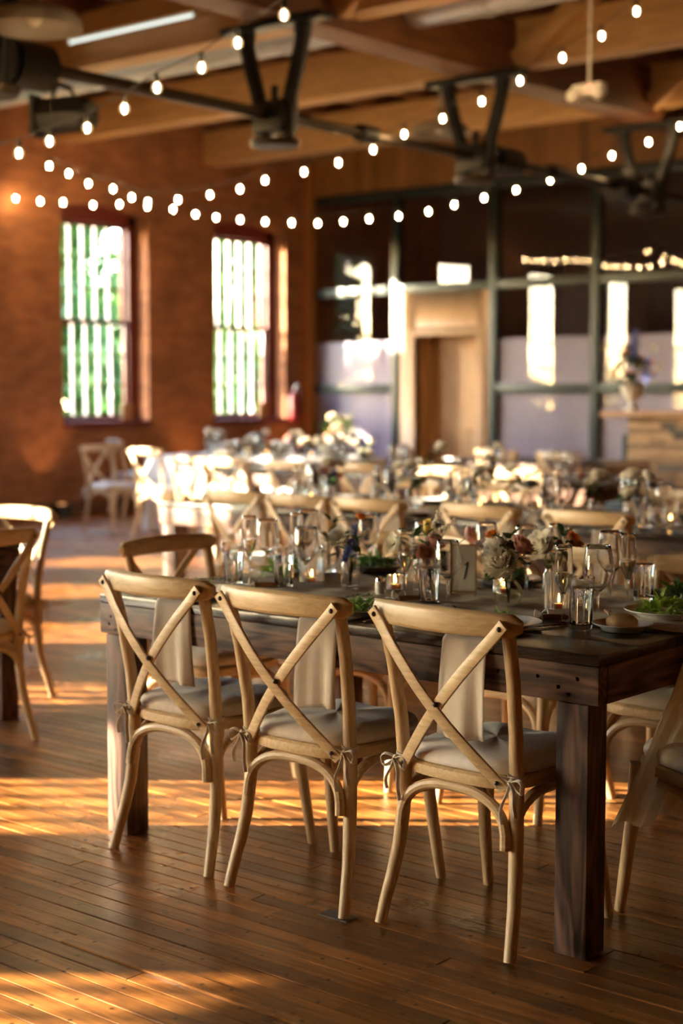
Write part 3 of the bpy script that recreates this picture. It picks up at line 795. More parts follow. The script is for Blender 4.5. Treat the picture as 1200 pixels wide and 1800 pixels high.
PLATE = plate_mesh(.118, 'salad_plate'); BPLATE = plate_mesh(.083, 'bread_plate')
def leaf_quad(m, p, d, up, L, W, curl=.3, n=3):
    d = d.normalized(); sd = d.cross(up).normalized(); nn = sd.cross(d); i = len(m.v)
    for k in range(n + 1):
        t = k / n; w = W * math.sin(math.pi * (.12 + .88 * t) ** .8) if t < 1 else 0
        c = p + d * L * t - nn * curl * L * t * t
        m.v += [tuple(c - sd * w * .5 + nn * w * .18), tuple(c), tuple(c + sd * w * .5 + nn * w * .18)]
    for k in range(n):
        a = i + 3 * k; m.f += [(a, a + 1, a + 4, a + 3), (a + 1, a + 2, a + 5, a + 4)]
def salad_mesh(seed, r=.075, h=.045, n=170):
    q = random.Random(seed); m = MB()
    for k in range(n):
        a = q.uniform(0, 6.28); rr = r * math.sqrt(q.random()); z = .012 + h * (1 - (rr / r) ** 2) * q.uniform(.35, 1)
        d = Vector((q.gauss(0, 1), q.gauss(0, 1), q.uniform(-.1, .7)))
        leaf_quad(m, Vector((rr * math.cos(a), rr * math.sin(a), z)), d, Vector((q.gauss(0, .5), q.gauss(0, .5), 1)), q.uniform(.02, .042), q.uniform(.007, .018), q.uniform(-.5, .7))
    return m.mesh('salad_greens', 'salad', smooth=80, weld=False)
SAL = [salad_mesh(k) for k in (1, 2, 3)]
SALD = []
for k in (5, 6):
    sm = salad_mesh(k); sm.materials.clear(); sm.materials.append(M['leaf']); SALD.append(sm)
ROLL = MB().ball((0, 0, .018), .034, 20, 12, (1.25, .95, .68), lambda d: 1 + .05 * math.sin(d.x * 5 + d.y * 3) + (.03 if d.z > .2 and abs(d.y) < .15 else 0)).mesh('bread_roll', 'roll', smooth=80)
def knife_mesh():
    m = MB(); m.sweep([(-.11, 0, .004), (-.02, 0, .0045), (.0, 0, .004)], rect(.0055, .0025, .8), up=(0, 0, 1), scale=[1, .8, .7])
    m.sweep([(0, 0, .004), (.03, .001, .004), (.08, .001, .004), (.105, -.003, .004), (.115, -.006, .004)], rect(.009, .0007, .5), scale=[.5, 1, 1, .7, .15]); return m.mesh('table_knife', 'cutlery')
def fork_mesh():
    m = MB(); m.sweep([(-.10, 0, .006), (-.03, 0, .004), (.03, 0, .006), (.045, 0, .006)], rect(.006, .0016, .8), scale=[1.1, .6, .6, 1.6])
    for k in range(4): y = -.0078 + k * .0052; m.sweep([(.043, y, .006), (.065, y, .0095), (.09, y, .006)], rect(.0016, .001, .8), scale=[1, 1, .6])
    return m.mesh('table_fork', 'cutlery')
KNIFE, FORK = knife_mesh(), fork_mesh()
def spreader_proto():
    hd = MB().tube([(0, 0, .010), (.01, 0, .010), (.045, 0, .0105), (.08, 0, .010), (.088, 0, .010)], [.006, .0085, .0095, .0085, .004], 12).mesh('handle', 'handle')
    bl = MB().sweep([(0, 0, .010), (-.02, 0, .010), (-.055, .002, .010), (-.07, .003, .010)], rect(.010, .0008, .5), scale=[.4, 1, 1.1, .3]).mesh('blade', 'cutlery')
    rb = MB(); ring = [(.012 + .002 * math.sin(j), .0115 * math.cos(R(30 * j)), .0105 + .0105 * math.sin(R(30 * j))) for j in range(12)]
    rb.sweep(ring, rect(.0012, .003, .5), closed=True, up=(1, 0, 0))
    for s in (-1, 1): rb.sweep([Vector((.012, 0, .021)) + Vector((s * .02 * math.sin(math.pi * u), .012 * u * s, .012 * math.sin(2 * math.pi * u))) for u in [j / 10 for j in range(11)]], rect(.001, .0028, .5), up=(0, 1, .3))
    return [('handle', hd), ('blade', bl), ('ribbon', rb.mesh('ribbon', 'tie'))]
SPREAD = spreader_proto()

FT = 'the front table'
def on(name, proto, x, y, label, cat, group=None, rz=None, z=TZ, scale=1.0):
    return place(name, proto, (x, y, z), rnd.uniform(0, 6.28) if rz is None else rz, label, cat, group, scale)
# front table, glass by glass
for (x, y, w) in ((-3.55, 3.67, 'beside two slim wine glasses at the lit-leg end'), (-3.36, 3.71, 'just in front of the tall ribbed candle holder'),
                  (-2.76, 3.70, 'in front of the gold framed card'), (-2.16, 3.585, 'at the bare table corner'), (-2.31, 4.20, 'beside the salad plate on the runner end')):
    on('water_tumbler', TUMB, x, y, 'clear tumbler of water ' + w, 'glass', 'water tumblers')
flutes = ((-3.59, 3.79, 'by the tumbler at the lit-leg end'), (-3.56, 4.0, 'among wine glasses behind the tumblers'), (-2.88, 3.74, 'among the yellow tulip and white sprigs'),
          (-2.235, 3.615, 'in front of the ribbed candle at the bare corner'), (-2.27, 4.03, 'beside the corner tumbler over the salad'), (-2.62, 4.19, 'behind the orange poppy'))
for x, y, w in flutes: on('champagne_flute', FLUTE, x, y, 'slim champagne flute part full ' + w, 'glass', 'champagne flutes')
wines = ((WINE_F, -3.58, 3.87, 'partly filled wine glass next to the end flute'), (WINE_B, -3.62, 4.13, 'tall empty wine glass at the back of the lit-leg end cluster'), (WINE_F, -3.285, 3.735, 'wide wine glass in front of the ribbed candle holder'),
         (WINE, -3.44, 4.25, 'empty wine glass beside dark foliage behind the ribbed candle'), (WINE, -3.12, 4.16, 'empty wine glass behind the yellow tulip'), (WINE, -2.93, 4.25, 'empty wine glass behind the white sprigs'),
         (WINE, -2.665, 3.665, 'empty wine glass in front of the gold framed card'), (WINE_B, -2.66, 4.08, 'large wine glass behind the white ranunculus'),
         (WINE_B, -2.35, 4.07, 'large wine glass beside the two flutes over the salad'), (WINE_B, -2.155, 3.665, 'large empty wine glass behind the corner tumbler'))
for pr, x, y, w in wines: on('wine_glass', pr, x, y, w, 'glass', 'wine glasses')
on('candle_holder', RIB, -3.37, 3.86, 'tall ribbed glass candle holder glowing beside the bottle vase', 'candle holder', 'candles')
on('candle_holder', RIB, -2.395, 3.85, 'tall ribbed glass candle holder glowing beside the corner flute', 'candle holder', 'candles')
on('candle_holder', VOTIVE, -3.0, 3.84, 'small ribbed votive glass beside the salt shaker', 'candle holder', 'candles', z=TZ + .008)
on('candle_holder', VOTIVE, -2.68, 3.97, 'small votive glass glowing behind the round dimpled vase', 'candle holder', 'candles', z=TZ + .008)
salt = [('shaker_body', MB().lathe([(0, 0), (.0145, 0), (.0145, .038), (.013, .042), (0, .042)], 16).mesh('shaker_body', 'card')), ('shaker_cap', MB().lathe([(.0135, .042), (.012, .050), (.006, .055), (0, .056)], 16).mesh('shaker_cap', 'cutlery'))]
on('salt_shaker', salt, -2.99, 3.75, 'small white salt shaker with metal cap on the runner', 'salt shaker', z=TZ + .008)
plates = ((-3.56, 3.93, 'at the lit-leg table end', 0), (-3.45, 4.30, 'behind the bottle vase', 3), (-2.87, 4.28, 'behind the round dimpled vase', 4), (-2.06, 3.88, 'on the runner end', 1), (-2.22, 4.28, 'behind the corner tumbler of the runner end', 3),
          (-3.45, 3.40, 'in front of the chair at the pale lit leg', 0), (-2.80, 3.41, 'in front of the middle chair', 2), (-2.33, 3.44, 'in front of the chair with white bows', 0))
for x, y, w, k in plates:
    on('salad_plate', PLATE, x, y, 'white china plate ' + w, 'plate', 'salad plates', z=TZ + (.010 if 3.6 < y < 4.13 else .0015))
    s = place('salad_greens', (SAL + SALD)[k], (x, y, TZ + (.010 if 3.6 < y < 4.13 else .0015)), rnd.uniform(0, 6), 'green salad leaves heaped on the plate ' + w, 'salad', 'plated salads', .78 if y < 3.5 else 1.0); s['kind'] = 'stuff'
on('bread_plate', BPLATE, -2.055, 3.625, 'small white side plate holding a bread roll at the table corner', 'plate', z=TZ + .001)
on('bread_roll', ROLL, -2.055, 3.625, 'golden round bread roll on the small side plate', 'bread', rz=.5, z=TZ + .006)
on('table_fork', FORK, -2.18, 3.77, 'steel fork lying beside the bread plate', 'fork', rz=R(125), z=TZ + .012)
on('table_knife', KNIFE, -2.28, 3.49, 'steel knife near the corner tumbler', 'knife', rz=R(75), z=TZ + .001)
on('table_knife', KNIFE, -2.25, 3.46, 'steel knife lying parallel at the table edge beside another knife', 'knife', rz=R(73), z=TZ + .001)
on('table_knife', KNIFE, -2.67, 3.40, 'steel knife between the middle chair and the bowed chair', 'knife', rz=R(85), z=TZ + .001)
for (x, y, a, w) in ((-2.31, 3.60, 40, 'by the corner flute'), (-3.42, 3.62, 30, 'in front of the tumbler by the ribbed candle'), (-2.86, 3.66, 35, 'below the salt shaker')):
    on('cheese_spreader', SPREAD, x, y, 'ribbon-tied spreader with brown wooden handle ' + w, 'spreader', 'spreader favours', rz=R(a), z=TZ + .006)
    MBc = MB().box(-.045, .0, -.03, .03, 0, .0012).mesh('place_card', 'card', smooth=0)
    on('place_card', MBc, x - .06 * math.cos(R(a)), y - .06 * math.sin(R(a)) + .02, 'small white place card under the spreader ' + w, 'card', 'place cards', rz=R(a + 15), z=TZ + .011)
# gold framed table card
fr = empty('table_card_frame', (-2.775, 3.90, TZ + .008), R(30)); tag(fr, 'white card in a thin gold frame standing among the flowers', 'card frame')
m = MB(); w, h, t = .041, .16, .0028
m.box(-w, -w + .004, -t, t, 0, h).box(w - .004, w, -t, t, 0, h).box(-w, w, -t, t, h - .004, h).box(-w, w, -t, t, .010, .014)
m.box(-w, -w + .004, -.03, .03, 0, .003).box(w - .004, w, -.03, .03, 0, .003)
m.obj('frame', 'gold', fr)
cd = MB().box(-w + .004, w - .004, -.0008, .0008, .014, h - .004).obj('card', 'card', fr, smooth=0)
MB().sweep([(.002, -.0014, .05), (.010, -.0014, .085), (.014, -.0014, .105), (.004, -.0014, .094)], rect(.0005, .0022), up=(1, 0, 0)).obj('numeral', 'ink', cd)

# ------------------------------------------------------------------ flowers
def petal(m, c, ax, out, L, W, cup, ruffle, q, n=4):
    """a cupped petal growing from c: first outward, then up along ax"""
    sd = ax.cross(out).normalized(); i = len(m.v)
    for a in range(n + 1):
        t = a / n; ang = cup * (1 - t) + (1.45 - cup * .25) * t
        for b in range(n + 1):
            s = (b / n - .5) * 2; w = W * math.sin(math.pi * (.1 + .75 * t)) ; rr = ruffle * W * math.sin(b * 2.4 + q.uniform(-.3, .3)) * t
            p = c + (out * math.cos(cup) + ax * math.sin(cup)) * L * t + ax * (L * .35 * t * t) + sd * w * s - out * w * .45 * s * s + out * rr
            m.v.append(tuple(p))
    for a in range(n):
        for b in range(n): k = i + a * (n + 1) + b; m.f.append((k, k + 1, k + n + 2, k + n + 1))
def bloom_mesh(name, mat, r, seed, layers, ruffle=.0):
    q = random.Random(seed); m = MB(); z = Vector((0, 0, 1)); c = Vector((0, 0, -r * .35))
    for li, (n, cup, L, W) in enumerate(layers):
        for k in range(n):
            a = 2 * math.pi * (k + .5 * (li % 2)) / n + q.uniform(-.15, .15); o = Vector((math.cos(a), math.sin(a), 0))
            petal(m, c + o * r * .06 * li, z, o, r * L * q.uniform(.92, 1.05), r * W, cup + q.uniform(-.08, .08), ruffle, q)
    return m.mesh(name, mat, smooth=80, weld=False)
ROSE_L = [(5, 1.35, .95, .35), (6, 1.15, 1.0, .42), (7, .9, 1.05, .5), (8, .6, 1.08, .55), (8, .3, 1.05, .58)]
TUL_L = [(3, 1.25, 1.5, .5), (3, 1.15, 1.55, .55)]
CARN_L = [(7, 1.4, 1.0, .3), (9, 1.15, 1.05, .34), (11, .85, 1.08, .38), (12, .5, 1.05, .4), (12, .2, 1.0, .42)]
OPEN_L = [(5, .55, 1.0, .55), (5, .35, 1.05, .6)]
BL = {'white_rose': bloom_mesh('bloom', 'w_petal', .034, 1, ROSE_L, .06), 'carnation': bloom_mesh('bloom', 'w_petal', .036, 2, CARN_L, .28),
      'ranunculus': bloom_mesh('bloom', 'w_petal', .036, 3, ROSE_L, .03), 'blush_rose': bloom_mesh('bloom', 'p_petal', .028, 4, ROSE_L, .08),
      'tulip': bloom_mesh('bloom', 'y_petal', .024, 5, TUL_L, .03), 'poppy': bloom_mesh('bloom', 'o_petal', .032, 6, OPEN_L, .2),
      'orange_bud': bloom_mesh('bloom', 'o_petal', .016, 7, ROSE_L, .1), 'anemone': bloom_mesh('bloom', 'w_petal', .036, 8, OPEN_L, .1)}
def floret_mesh(mat, seed, n, L, r, spread):
    q = random.Random(seed); m = MB()
    for k in range(n):
        t = k / n; a = q.uniform(0, 6.28); p = Vector((spread * (1 - t * .6) * math.cos(a), spread * (1 - t * .6) * math.sin(a), L * (t - .5)))
        if mat == 'b_petal':
            for j in range(5):
                b = 2 * math.pi * j / 5; d = Vector((math.cos(a), math.sin(a), .3)); sd = d.cross(Vector((0, 0, 1))).normalized(); u = sd.cross(d).normalized()
                leaf_quad(m, p, (sd * math.cos(b) + u * math.sin(b) + d * .4), d, r * 1.6, r * 1.3, -.2, 2)
        else: m.ball(p, r * q.uniform(.7, 1.1), 7, 5)
    return m.mesh('bloom', mat, smooth=70, weld=False)
BL['delphinium'] = floret_mesh('b_petal', 11, 14, .06, .011, .012)
BL['lily_sprig'] = floret_mesh('w_petal', 12, 20, .075, .0052, .011)
BL['maroon_head'] = floret_mesh('m_petal', 13, 40, .022, .005, .018)
def leaves_mesh(seed, n, L, mat, spread=.05, h=.08):
    q = random.Random(seed); m = MB()
    for k in range(n):
        a = q.uniform(0, 6.28); d = Vector((math.cos(a), math.sin(a), q.uniform(-.2, .9)))
        leaf_quad(m, Vector((0, 0, q.uniform(0, h))) + d * q.uniform(0, spread) * .4, d, Vector((0, 0, 1)), L * q.uniform(.7, 1.2), L * q.uniform(.4, .62), q.uniform(.1, .6), 4)
    return m.mesh('leaf_cluster', mat, smooth=80, weld=False)
LF = [leaves_mesh(k, 7, .05, 'leaf_dark') for k in (1, 2, 3)] + [leaves_mesh(k, 6, .035, 'leaf') for k in (4, 5)]
def flower(kind, base, lat, fwd, z, label, cat='flower', tilt=(0, 0), leaf=None, scale=1.0, root=None):
    """one cut stem standing in a vase at base (x, y); its head is lat / fwd metres from the vase, at height z"""
    b = Vector((base[0], base[1], 0)); h = b + RV * lat + GV * fwd + Vector((0, 0, z)); r0 = root or TZ + .02
    o = empty(kind if kind != 'lily_sprig' else 'white_sprig', (b.x, b.y, r0)); tag(o, label, cat, 'cut flowers on the front table')
    hl = h - Vector((b.x, b.y, r0)); mid = Vector((hl.x * .25, hl.y * .25, hl.z * .55))
    pts = [Vector((0, 0, 0)).lerp(mid, t) * (1 - t) + mid.lerp(hl, t) * t for t in [k / 8 for k in range(9)]]
    MB().tube([tuple(p) for p in pts], .0019, 6).obj('stem', 'stem', o)
    q = mobj('bloom', BL[kind], o); q.location = hl; q.scale = (scale,) * 3
    d = (hl - mid).normalized() + RV * tilt[0] - GV * tilt[1]; q.rotation_euler = d.to_track_quat('Z', 'Y').to_euler()
    if leaf is not None:
        l_ = mobj('leaf_cluster', LF[leaf], o); l_.location = pts[5]; l_.rotation_euler = (0, 0, rnd.uniform(0, 6))
    return o
# bottle vase with swirled facets
def swirl_vase(r, h, mat='glass'):
    def rf(a, z): return 1 + .03 * math.cos(9 * a + z * 130) * (1 if .008 < z < h * .85 else 0)
    t = .002; zs = [k * h / 22 for k in range(23)]
    out = [(r * (1 if z < h * .72 else 1 - .22 * ((z / h - .72) / .28)), z) for z in zs]
    prof = [(0, 0)] + out + [(rr - t, z) for rr, z in out[::-1] if z > .006] + [(0, .007)]
    return MB().lathe(prof, 54, rfun=rf).mesh('swirl_bottle_vase', mat, smooth=70)
def bubble_vase(r, mat='green_glass'):
    out = []
    for k in range(25):
        a = math.pi * (k / 24) * .86 + .1; out.append((r * math.sin(a), r * (1 - math.cos(a)) * .98))
    out = [(0, out[0][1])] + out; zt = out[-1][1]; rn = out[-1][0]
    out += [(rn * .95, zt + .006), (rn * .97, zt + .018), (rn * 1.15, zt + .024)]
    z0 = out[0][1]; out = [(a, b - z0) for a, b in out]
    def rf(a, z): return 1 + (.014 * math.cos(16 * a + z * 300) * math.cos(16 * a - z * 300) if z < zt * .9 else 0)
    prof = out + [(max(a - .0022, 0), b + (.002 if b < .003 else 0)) for a, b in out[::-1]]
    return MB().lathe(prof, 96, rfun=rf).mesh('bubble_vase', mat, smooth=70)
V1 = (-3.16, 3.81); V2 = (-2.905, 3.87); V3 = (-2.52, 3.77); V4 = (-2.505, 3.99); V5 = (-3.52, 4.12)
zr = TZ + .008
place('bottle_vase', swirl_vase(.029, .098), (*V1, zr), 0, 'clear swirled bottle vase holding one blue flower stem', 'vase')
place('bottle_vase', swirl_vase(.036, .115), (*V2, zr), 0, 'clear bottle vase behind the water tumbler and wine glass', 'vase')
place('bubble_vase', bubble_vase(.042), (*V3, zr), 0, 'round dimpled green-tinted glass vase on the runner', 'vase')
place('bottle_vase', swirl_vase(.030, .095), (*V4, zr), 0, 'clear bottle vase of white ranunculus behind the tall flute', 'vase')
place('bottle_vase', swirl_vase(.030, .095), (*V5, zr), 0, 'clear bottle vase of dark foliage behind the ribbed candle', 'vase')
flower('anemone', V1, -.028, -.005, .942, 'cream open flower with ruffled petals in the bottle vase', tilt=(-.5, .9), leaf=0, scale=1.2)
flower('delphinium', V1, .004, -.012, .905, 'blue delphinium spray in the bottle vase', tilt=(.1, .2), leaf=2, scale=1.15)
flower('delphinium', V1, .012, .01, .965, 'small pale blue floret rising above the bottle vase', scale=.55)
flower('lily_sprig', V1, .035, .01, .945, 'cream blossom sprig beside the blue delphinium', tilt=(.9, 0))
flower('orange_bud', V1, .032, .02, 1.005, 'small orange flower nodding high above the bottle vase', leaf=None)
flower('tulip', V2, .006, -.015, .975, 'yellow tulip bud among white sprigs', leaf=3)
flower('lily_sprig', V2, .036, .0, 1.0, 'tall white lily-of-the-valley sprig above the framed card', scale=1.1)
flower('lily_sprig', V2, .075, .03, .985, 'white sprig leaning over the framed card', tilt=(.6, 0))
flower('lily_sprig', V2, -.055, .0, .925, 'blush blossom sprig beside the white rose', tilt=(-.6, 0), leaf=1)
flower('anemone', V2, -.095, .0, .925, 'white open rose leaning out beside the salt shaker', tilt=(-.6, .7), leaf=0, scale=1.2)
flower('blush_rose', V2, .0, -.03, .905, 'blush pink rose low behind the water tumbler', tilt=(0, .6), leaf=2)
flower('blush_rose', V2, .03, -.01, .935, 'blush pink rose between the white sprigs', tilt=(.2, .4), leaf=4)
flower('blush_rose', V2, .14, .03, .955, 'coral pink rose behind the framed card', tilt=(.5, .3))
flower('carnation', V3, -.024, -.03, .908, 'big ruffled cream carnation in the round dimpled vase', tilt=(-.3, .9), leaf=0, scale=1.25)
flower('carnation', V3, -.035, .01, .952, 'upper cream carnation in the round dimpled vase', tilt=(-.4, .3), scale=1.0)
flower('orange_bud', V3, -.050, .005, .99, 'topmost orange bud over the cream carnations', scale=1.1)
flower('orange_bud', V3, -.028, -.01, .948, 'orange bud tucked between the cream carnations', tilt=(0, .5))
flower('maroon_head', V3, -.002, .0, .962, 'maroon seed-like flower head in the dimpled vase', leaf=1)
flower('blush_rose', V3, .034, -.01, .955, 'coral ranunculus at the side of the dimpled vase', tilt=(.5, .4), leaf=0, scale=1.15)
flower('ranunculus', V4, -.038, -.02, .942, 'full white ranunculus behind the tall flute', tilt=(-.6, .7), leaf=0, scale=1.25)
flower('poppy', V4, .060, .0, .958, 'orange poppy beside the white ranunculus', tilt=(.4, .3), leaf=1, scale=1.15)
flower('maroon_head', V4, .02, .0, .955, 'dark sprig between ranunculus and poppy', scale=.6, leaf=0)
flower('maroon_head', V5, .0, .0, .90, 'dark foliage stem behind the ribbed candle', scale=.5, leaf=0)
flower('maroon_head', V5, .03, .0, .92, 'dark leafy stem beside the back wine glasses', scale=.5, leaf=1)
def sprig_mesh(seed):
    q = random.Random(seed); m = MB(); m.tube([(-.05, 0, .003), (0, .006, .007), (.05, 0, .004)], .001, 5)
    for k in range(13):
        t = -.05 + .1 * k / 12; d = Vector((q.uniform(-.2, .6), q.choice((-1, 1)), q.uniform(.0, .6))); leaf_quad(m, Vector((t, .004, .005)), d, Vector((0, 0, 1)), .017, .009, .2, 2)
    return m.mesh('leaf_sprig', 'leaf_dark', smooth=80, weld=False)
SP = [sprig_mesh(k) for k in (1, 2)]
for i, (x, y, w) in enumerate(((-3.66, 3.66, 'near the lit-leg table corner'), (-3.0, 3.66, 'below the swirled bottle vase'), (-2.60, 3.60, 'below the round dimpled vase'), (-2.33, 3.70, 'beside the ribbed candle at the corner'))):
    on('leaf_sprig', SP[i % 2], x, y, 'small green leaf sprig lying on the table ' + w, 'sprig', 'loose leaf sprigs', rz=R(30 + 40 * i), z=TZ + .006)
# ------------------------------------------------------------------ tableware of the rows behind
def bouquet_proto(seed, cols, n=7, R_=.085, vase=None, lf='leaf_dark'):
    q = random.Random(seed); P = []
    P.append(('vase', vase or swirl_vase(.03, .1), []))
    h0 = .13
    for k in range(n):
        nm = q.choice(cols); a = q.uniform(0, 6.28); rr = R_ * math.sqrt(q.random()); z = h0 + q.uniform(.0, R_ * 1.3)
        me = BL[nm].copy(); d = Vector((rr * math.cos(a) * 8, rr * math.sin(a) * 8, 1)).to_track_quat('Z', 'Y').to_matrix().to_4x4()
        me.transform(Matrix.Translation((rr * math.cos(a), rr * math.sin(a), z)) @ d @ Matrix.Scale(q.uniform(.75, 1.1), 4)); P.append(('bloom', me))
    lm = leaves_mesh(seed + 50, 22, R_ * .75, lf, R_, R_ * 1.2); lm.transform(Matrix.Translation((0, 0, .09))); P.append(('foliage', lm))
    return P
BQ = [bouquet_proto(1, ['white_rose', 'tulip', 'delphinium', 'orange_bud']), bouquet_proto(2, ['ranunculus', 'white_rose', 'lily_sprig']), bouquet_proto(3, ['blush_rose', 'carnation', 'poppy', 'delphinium']), bouquet_proto(4, ['ranunculus', 'maroon_head'], 4)]
def row_setting(x0, x1, y0, y1, seats, where, far=True, flowers=()):
    for i, x in enumerate(seats):
        for s in ((1, -1) if far else (1,)):
            yb = y0 if s > 0 else y1; side = '%s setting from the aisle, %s side of %s' % (ORD[i], 'front' if s > 0 else 'door', where)
            for nm, pr, dx, dy, what, cat in (('wine_glass', WINE, .20, .40, 'small wine glass', 'glass'), ('wine_glass', WINE_B, .13, .47, 'tall wine glass', 'glass'), ('champagne_flute', FLUTE, .10, .36, 'champagne flute', 'glass'),
                                              ('water_tumbler', TUMB, .17, .31, 'water tumbler', 'glass'), ('salad_plate', PLATE, 0, .18, 'white plate', 'plate')):
                on(nm, pr, x + s * dx + rnd.uniform(-.02, .02), yb + s * dy * (y1 - y0) / 1.2 + rnd.uniform(-.015, .015), what + ', ' + side, cat, '%s on the %s' % (what + ('es' if what.endswith('s') else 's'), where), z=TZ + ZO)
    for i, (x, y, k) in enumerate(flowers):
        on('flower_vase', BQ[k], x, y, ('cream, yellow and blue flowers', 'white flowers and leaves', 'coral, cream and blue flowers', 'white buds among dark leaves')[k] + ', %s vase from the aisle on %s' % ((ORD + ('seventh',))[i], where), 'flowers', 'flower vases on the ' + where, z=TZ + ZO)
    for k in range(3):
        x = x0 + (x1 - x0) * (k + .6) / 3.2
        on('candle_holder', (RIB, VOTIVE)[k % 2], x, (y0 + y1) / 2 + rnd.uniform(-.08, .08), ('tall ribbed', 'small votive')[k % 2] + ' lit candle glass, %s from the aisle on %s' % (ORD[k], where), 'candle holder', 'candles on the ' + where, z=TZ + ZO)
ZO = .001
row_setting(-6.6, -2.85, 6.2, 7.36, (-5.9, -5.35, -4.85, -4.3, -3.75, -3.25), 'second table row', True,
            flowers=((-5.75, 6.75, 2), (-5.2, 6.8, 1), (-4.72, 6.75, 3), (-4.5, 6.85, 0), (-4.0, 6.75, 3), (-3.72, 6.62, 1), (-3.35, 6.8, 3)))
row_setting(-9.6, -5.8, 9.16, 10.18, (-9.3, -8.8, -8.15, -7.5, -6.6, -6.0), 'third table row', True,
            flowers=((-9.1, 9.7, 0), (-8.5, 9.65, 2), (-7.9, 9.7, 1), (-7.2, 9.7, 3), (-6.6, 9.65, 0)))
ZO = .008
row_setting(-11.5, -9.4, 10.70, 11.80, (-11.1, -10.55, -10.0, -9.6), 'white-clothed table', True, flowers=((-11.0, 11.1, 1), (-10.4, 11.15, 0), (-9.9, 11.1, 2)))
ZO = .001
row_setting(-7.1, -5.28, 2.96, 4.15, (-6.4, -5.85), 'shadowed table', False)
big = bouquet_proto(9, ['white_rose', 'carnation', 'ranunculus', 'blush_rose'], 22, .17, bubble_vase(.07), 'leaf')
on('flower_arrangement', big, -9.62, 11.38, 'large cream and green flower arrangement at the end of white-clothed table', 'flowers', z=TZ + .008, scale=1.15)

# ------------------------------------------------------------------ bar with lath front, urn of flowers
bar = empty('bar_counter', (-7.2, 14.35, 0)); tag(bar, 'bar counter with stacked reclaimed lath front and thick wooden top', 'bar')
MB().box(-.72, 2.2, -.3, .4, 0, 1.16).obj('carcass', 'dark_lath', bar)
MB().box(-1.0, 2.3, -.42, .5, 1.16, 1.215).obj('bar_top', 'handle', bar, bevel=.008)
MB().box(-.79, -.725, -.32, .42, 0, .98).obj('corner_post', 'steel', bar)
lq = random.Random(4); lm = [MB().box(0, 1, 0, 1, 0, .052).mesh('lath', k, smooth=0) for k in ('lath', 'lath', 'dark_lath')]
for r_ in range(21):
    x = -.72; z = .03 + r_ * .0535
    while x < 2.19:
        L = min(lq.uniform(.16, .55), 2.2 - x)
        o = mobj('lath', lm[lq.choice((0, 0, 0, 1, 1, 2))], bar); o.location = (x, -.3 - (t_ := lq.uniform(.012, .035)), z); o.scale = (L - .003, t_, 1); x += L
urn = [('urn_bowl', MB().lathe([(0, 0), (.085, 0), (.085, .015), (.05, .035), (.032, .07), (.035, .10), (.085, .15), (.118, .21), (.125, .27), (.118, .275), (.10, .24), (0, .2)], 28).mesh('urn_bowl', 'card', smooth=60))]
on('pedestal_urn', urn, -8.0, 14.25, 'white footed urn holding flowers on the bar top', 'urn', rz=0, z=1.215)
bb = bouquet_proto(21, ['white_rose', 'tulip', 'poppy', 'blush_rose', 'ranunculus'], 26, .30, MB().ball((0, 0, .08), .03).mesh('moss', 'leaf_dark'), 'leaf_dark')
bb = [(n_, me_, *r__) for n_, me_, *r__ in bb]
fl = on('urn_bouquet', bb, -8.0, 14.25, 'loose bouquet of cream, yellow and peach flowers spilling from the urn', 'flowers', rz=1.0, z=1.36)
for dx, dz, tl in ((.05, .55, .1), (.35, .32, .9), (.42, .22, 1.2)):
    m = BL['delphinium'].copy(); sp = mobj('blue_spire', m, fl); sp.location = (dx * .77, dx * .64, dz); sp.scale = (1.6, 1.6, 4.5); sp.rotation_euler = (0, tl, .7)
# fire extinguisher by the corner, sill cards, floor uplights
fe = empty('fire_extinguisher', (XW + .12, 15.45, 1.0)); tag(fe, 'red fire extinguisher hanging on the brick beside the corner post', 'extinguisher')
MB().lathe([(0, 0), (.07, 0), (.075, .02), (.075, .36), (.05, .42), (.025, .44), (0, .44)], 20).obj('cylinder', 'ext_red', fe)
MB().tube([(0, 0, .44), (0, 0, .49), (.06, 0, .51)], .015, 8).obj('valve', 'white', fe)
MB().tube([(.04, 0, .48), (.10, .02, .40), (.09, .03, .15)], .012, 8).obj('hose', 'black', fe)
MB().box(-.12, -.075, -.03, .03, .1, .35).obj('bracket', 'black', fe)
for k, yc in enumerate((12.55, 14.95)):
    e = empty('sill_card', (XW + .0, yc, WZ0 + .024), R(75)); tag(e, 'small wooden easel card on the sill of the window ' + ('beside the corner post' if k else 'away from the corner post'), 'card')
    MB().box(-.07, .07, -.008, .008, 0, .2).obj('card_panel', 'handle', e); MB().box(-.01, .01, .0, .08, 0, .012).obj('strut', 'handle', e)
for k, y in enumerate((7.6, 11.25, 13.5, 15.3)):
    u = empty('floor_uplight', (XW + .33, y, 0)); tag(u, 'small black floor uplight washing the brick wall ' + ('beyond the aisle', 'by the bare floor', 'behind the clothed table', 'near the corner post')[k], 'uplight', 'floor uplights')
    MB().box(-.08, .08, -.09, .09, .02, .15).obj('housing', 'black', u, bevel=.008); MB().box(-.1, .1, -.12, .12, 0, .02).obj('base', 'black', u)
    MB().lathe([(0, .151), (.05, .151), (.05, .153), (0, .153)], 16).obj('lens', emit('uplight_lens_%d' % k, (1, .45, .15), 1.2), u)
    ld = bpy.data.lights.new('uplight_lamp', 'SPOT'); ld.energy = 15; ld.color = (1, .52, .2); ld.spot_size = R(75); ld.spot_blend = .8; ld.shadow_soft_size = .05
    lo = bpy.data.objects.new('uplight_lamp', ld); col.objects.link(lo); lo.location = (XW + .33, y, .17); lo.rotation_euler = Vector((-.22, 0, 1)).to_track_quat('-Z', 'Y').to_euler()

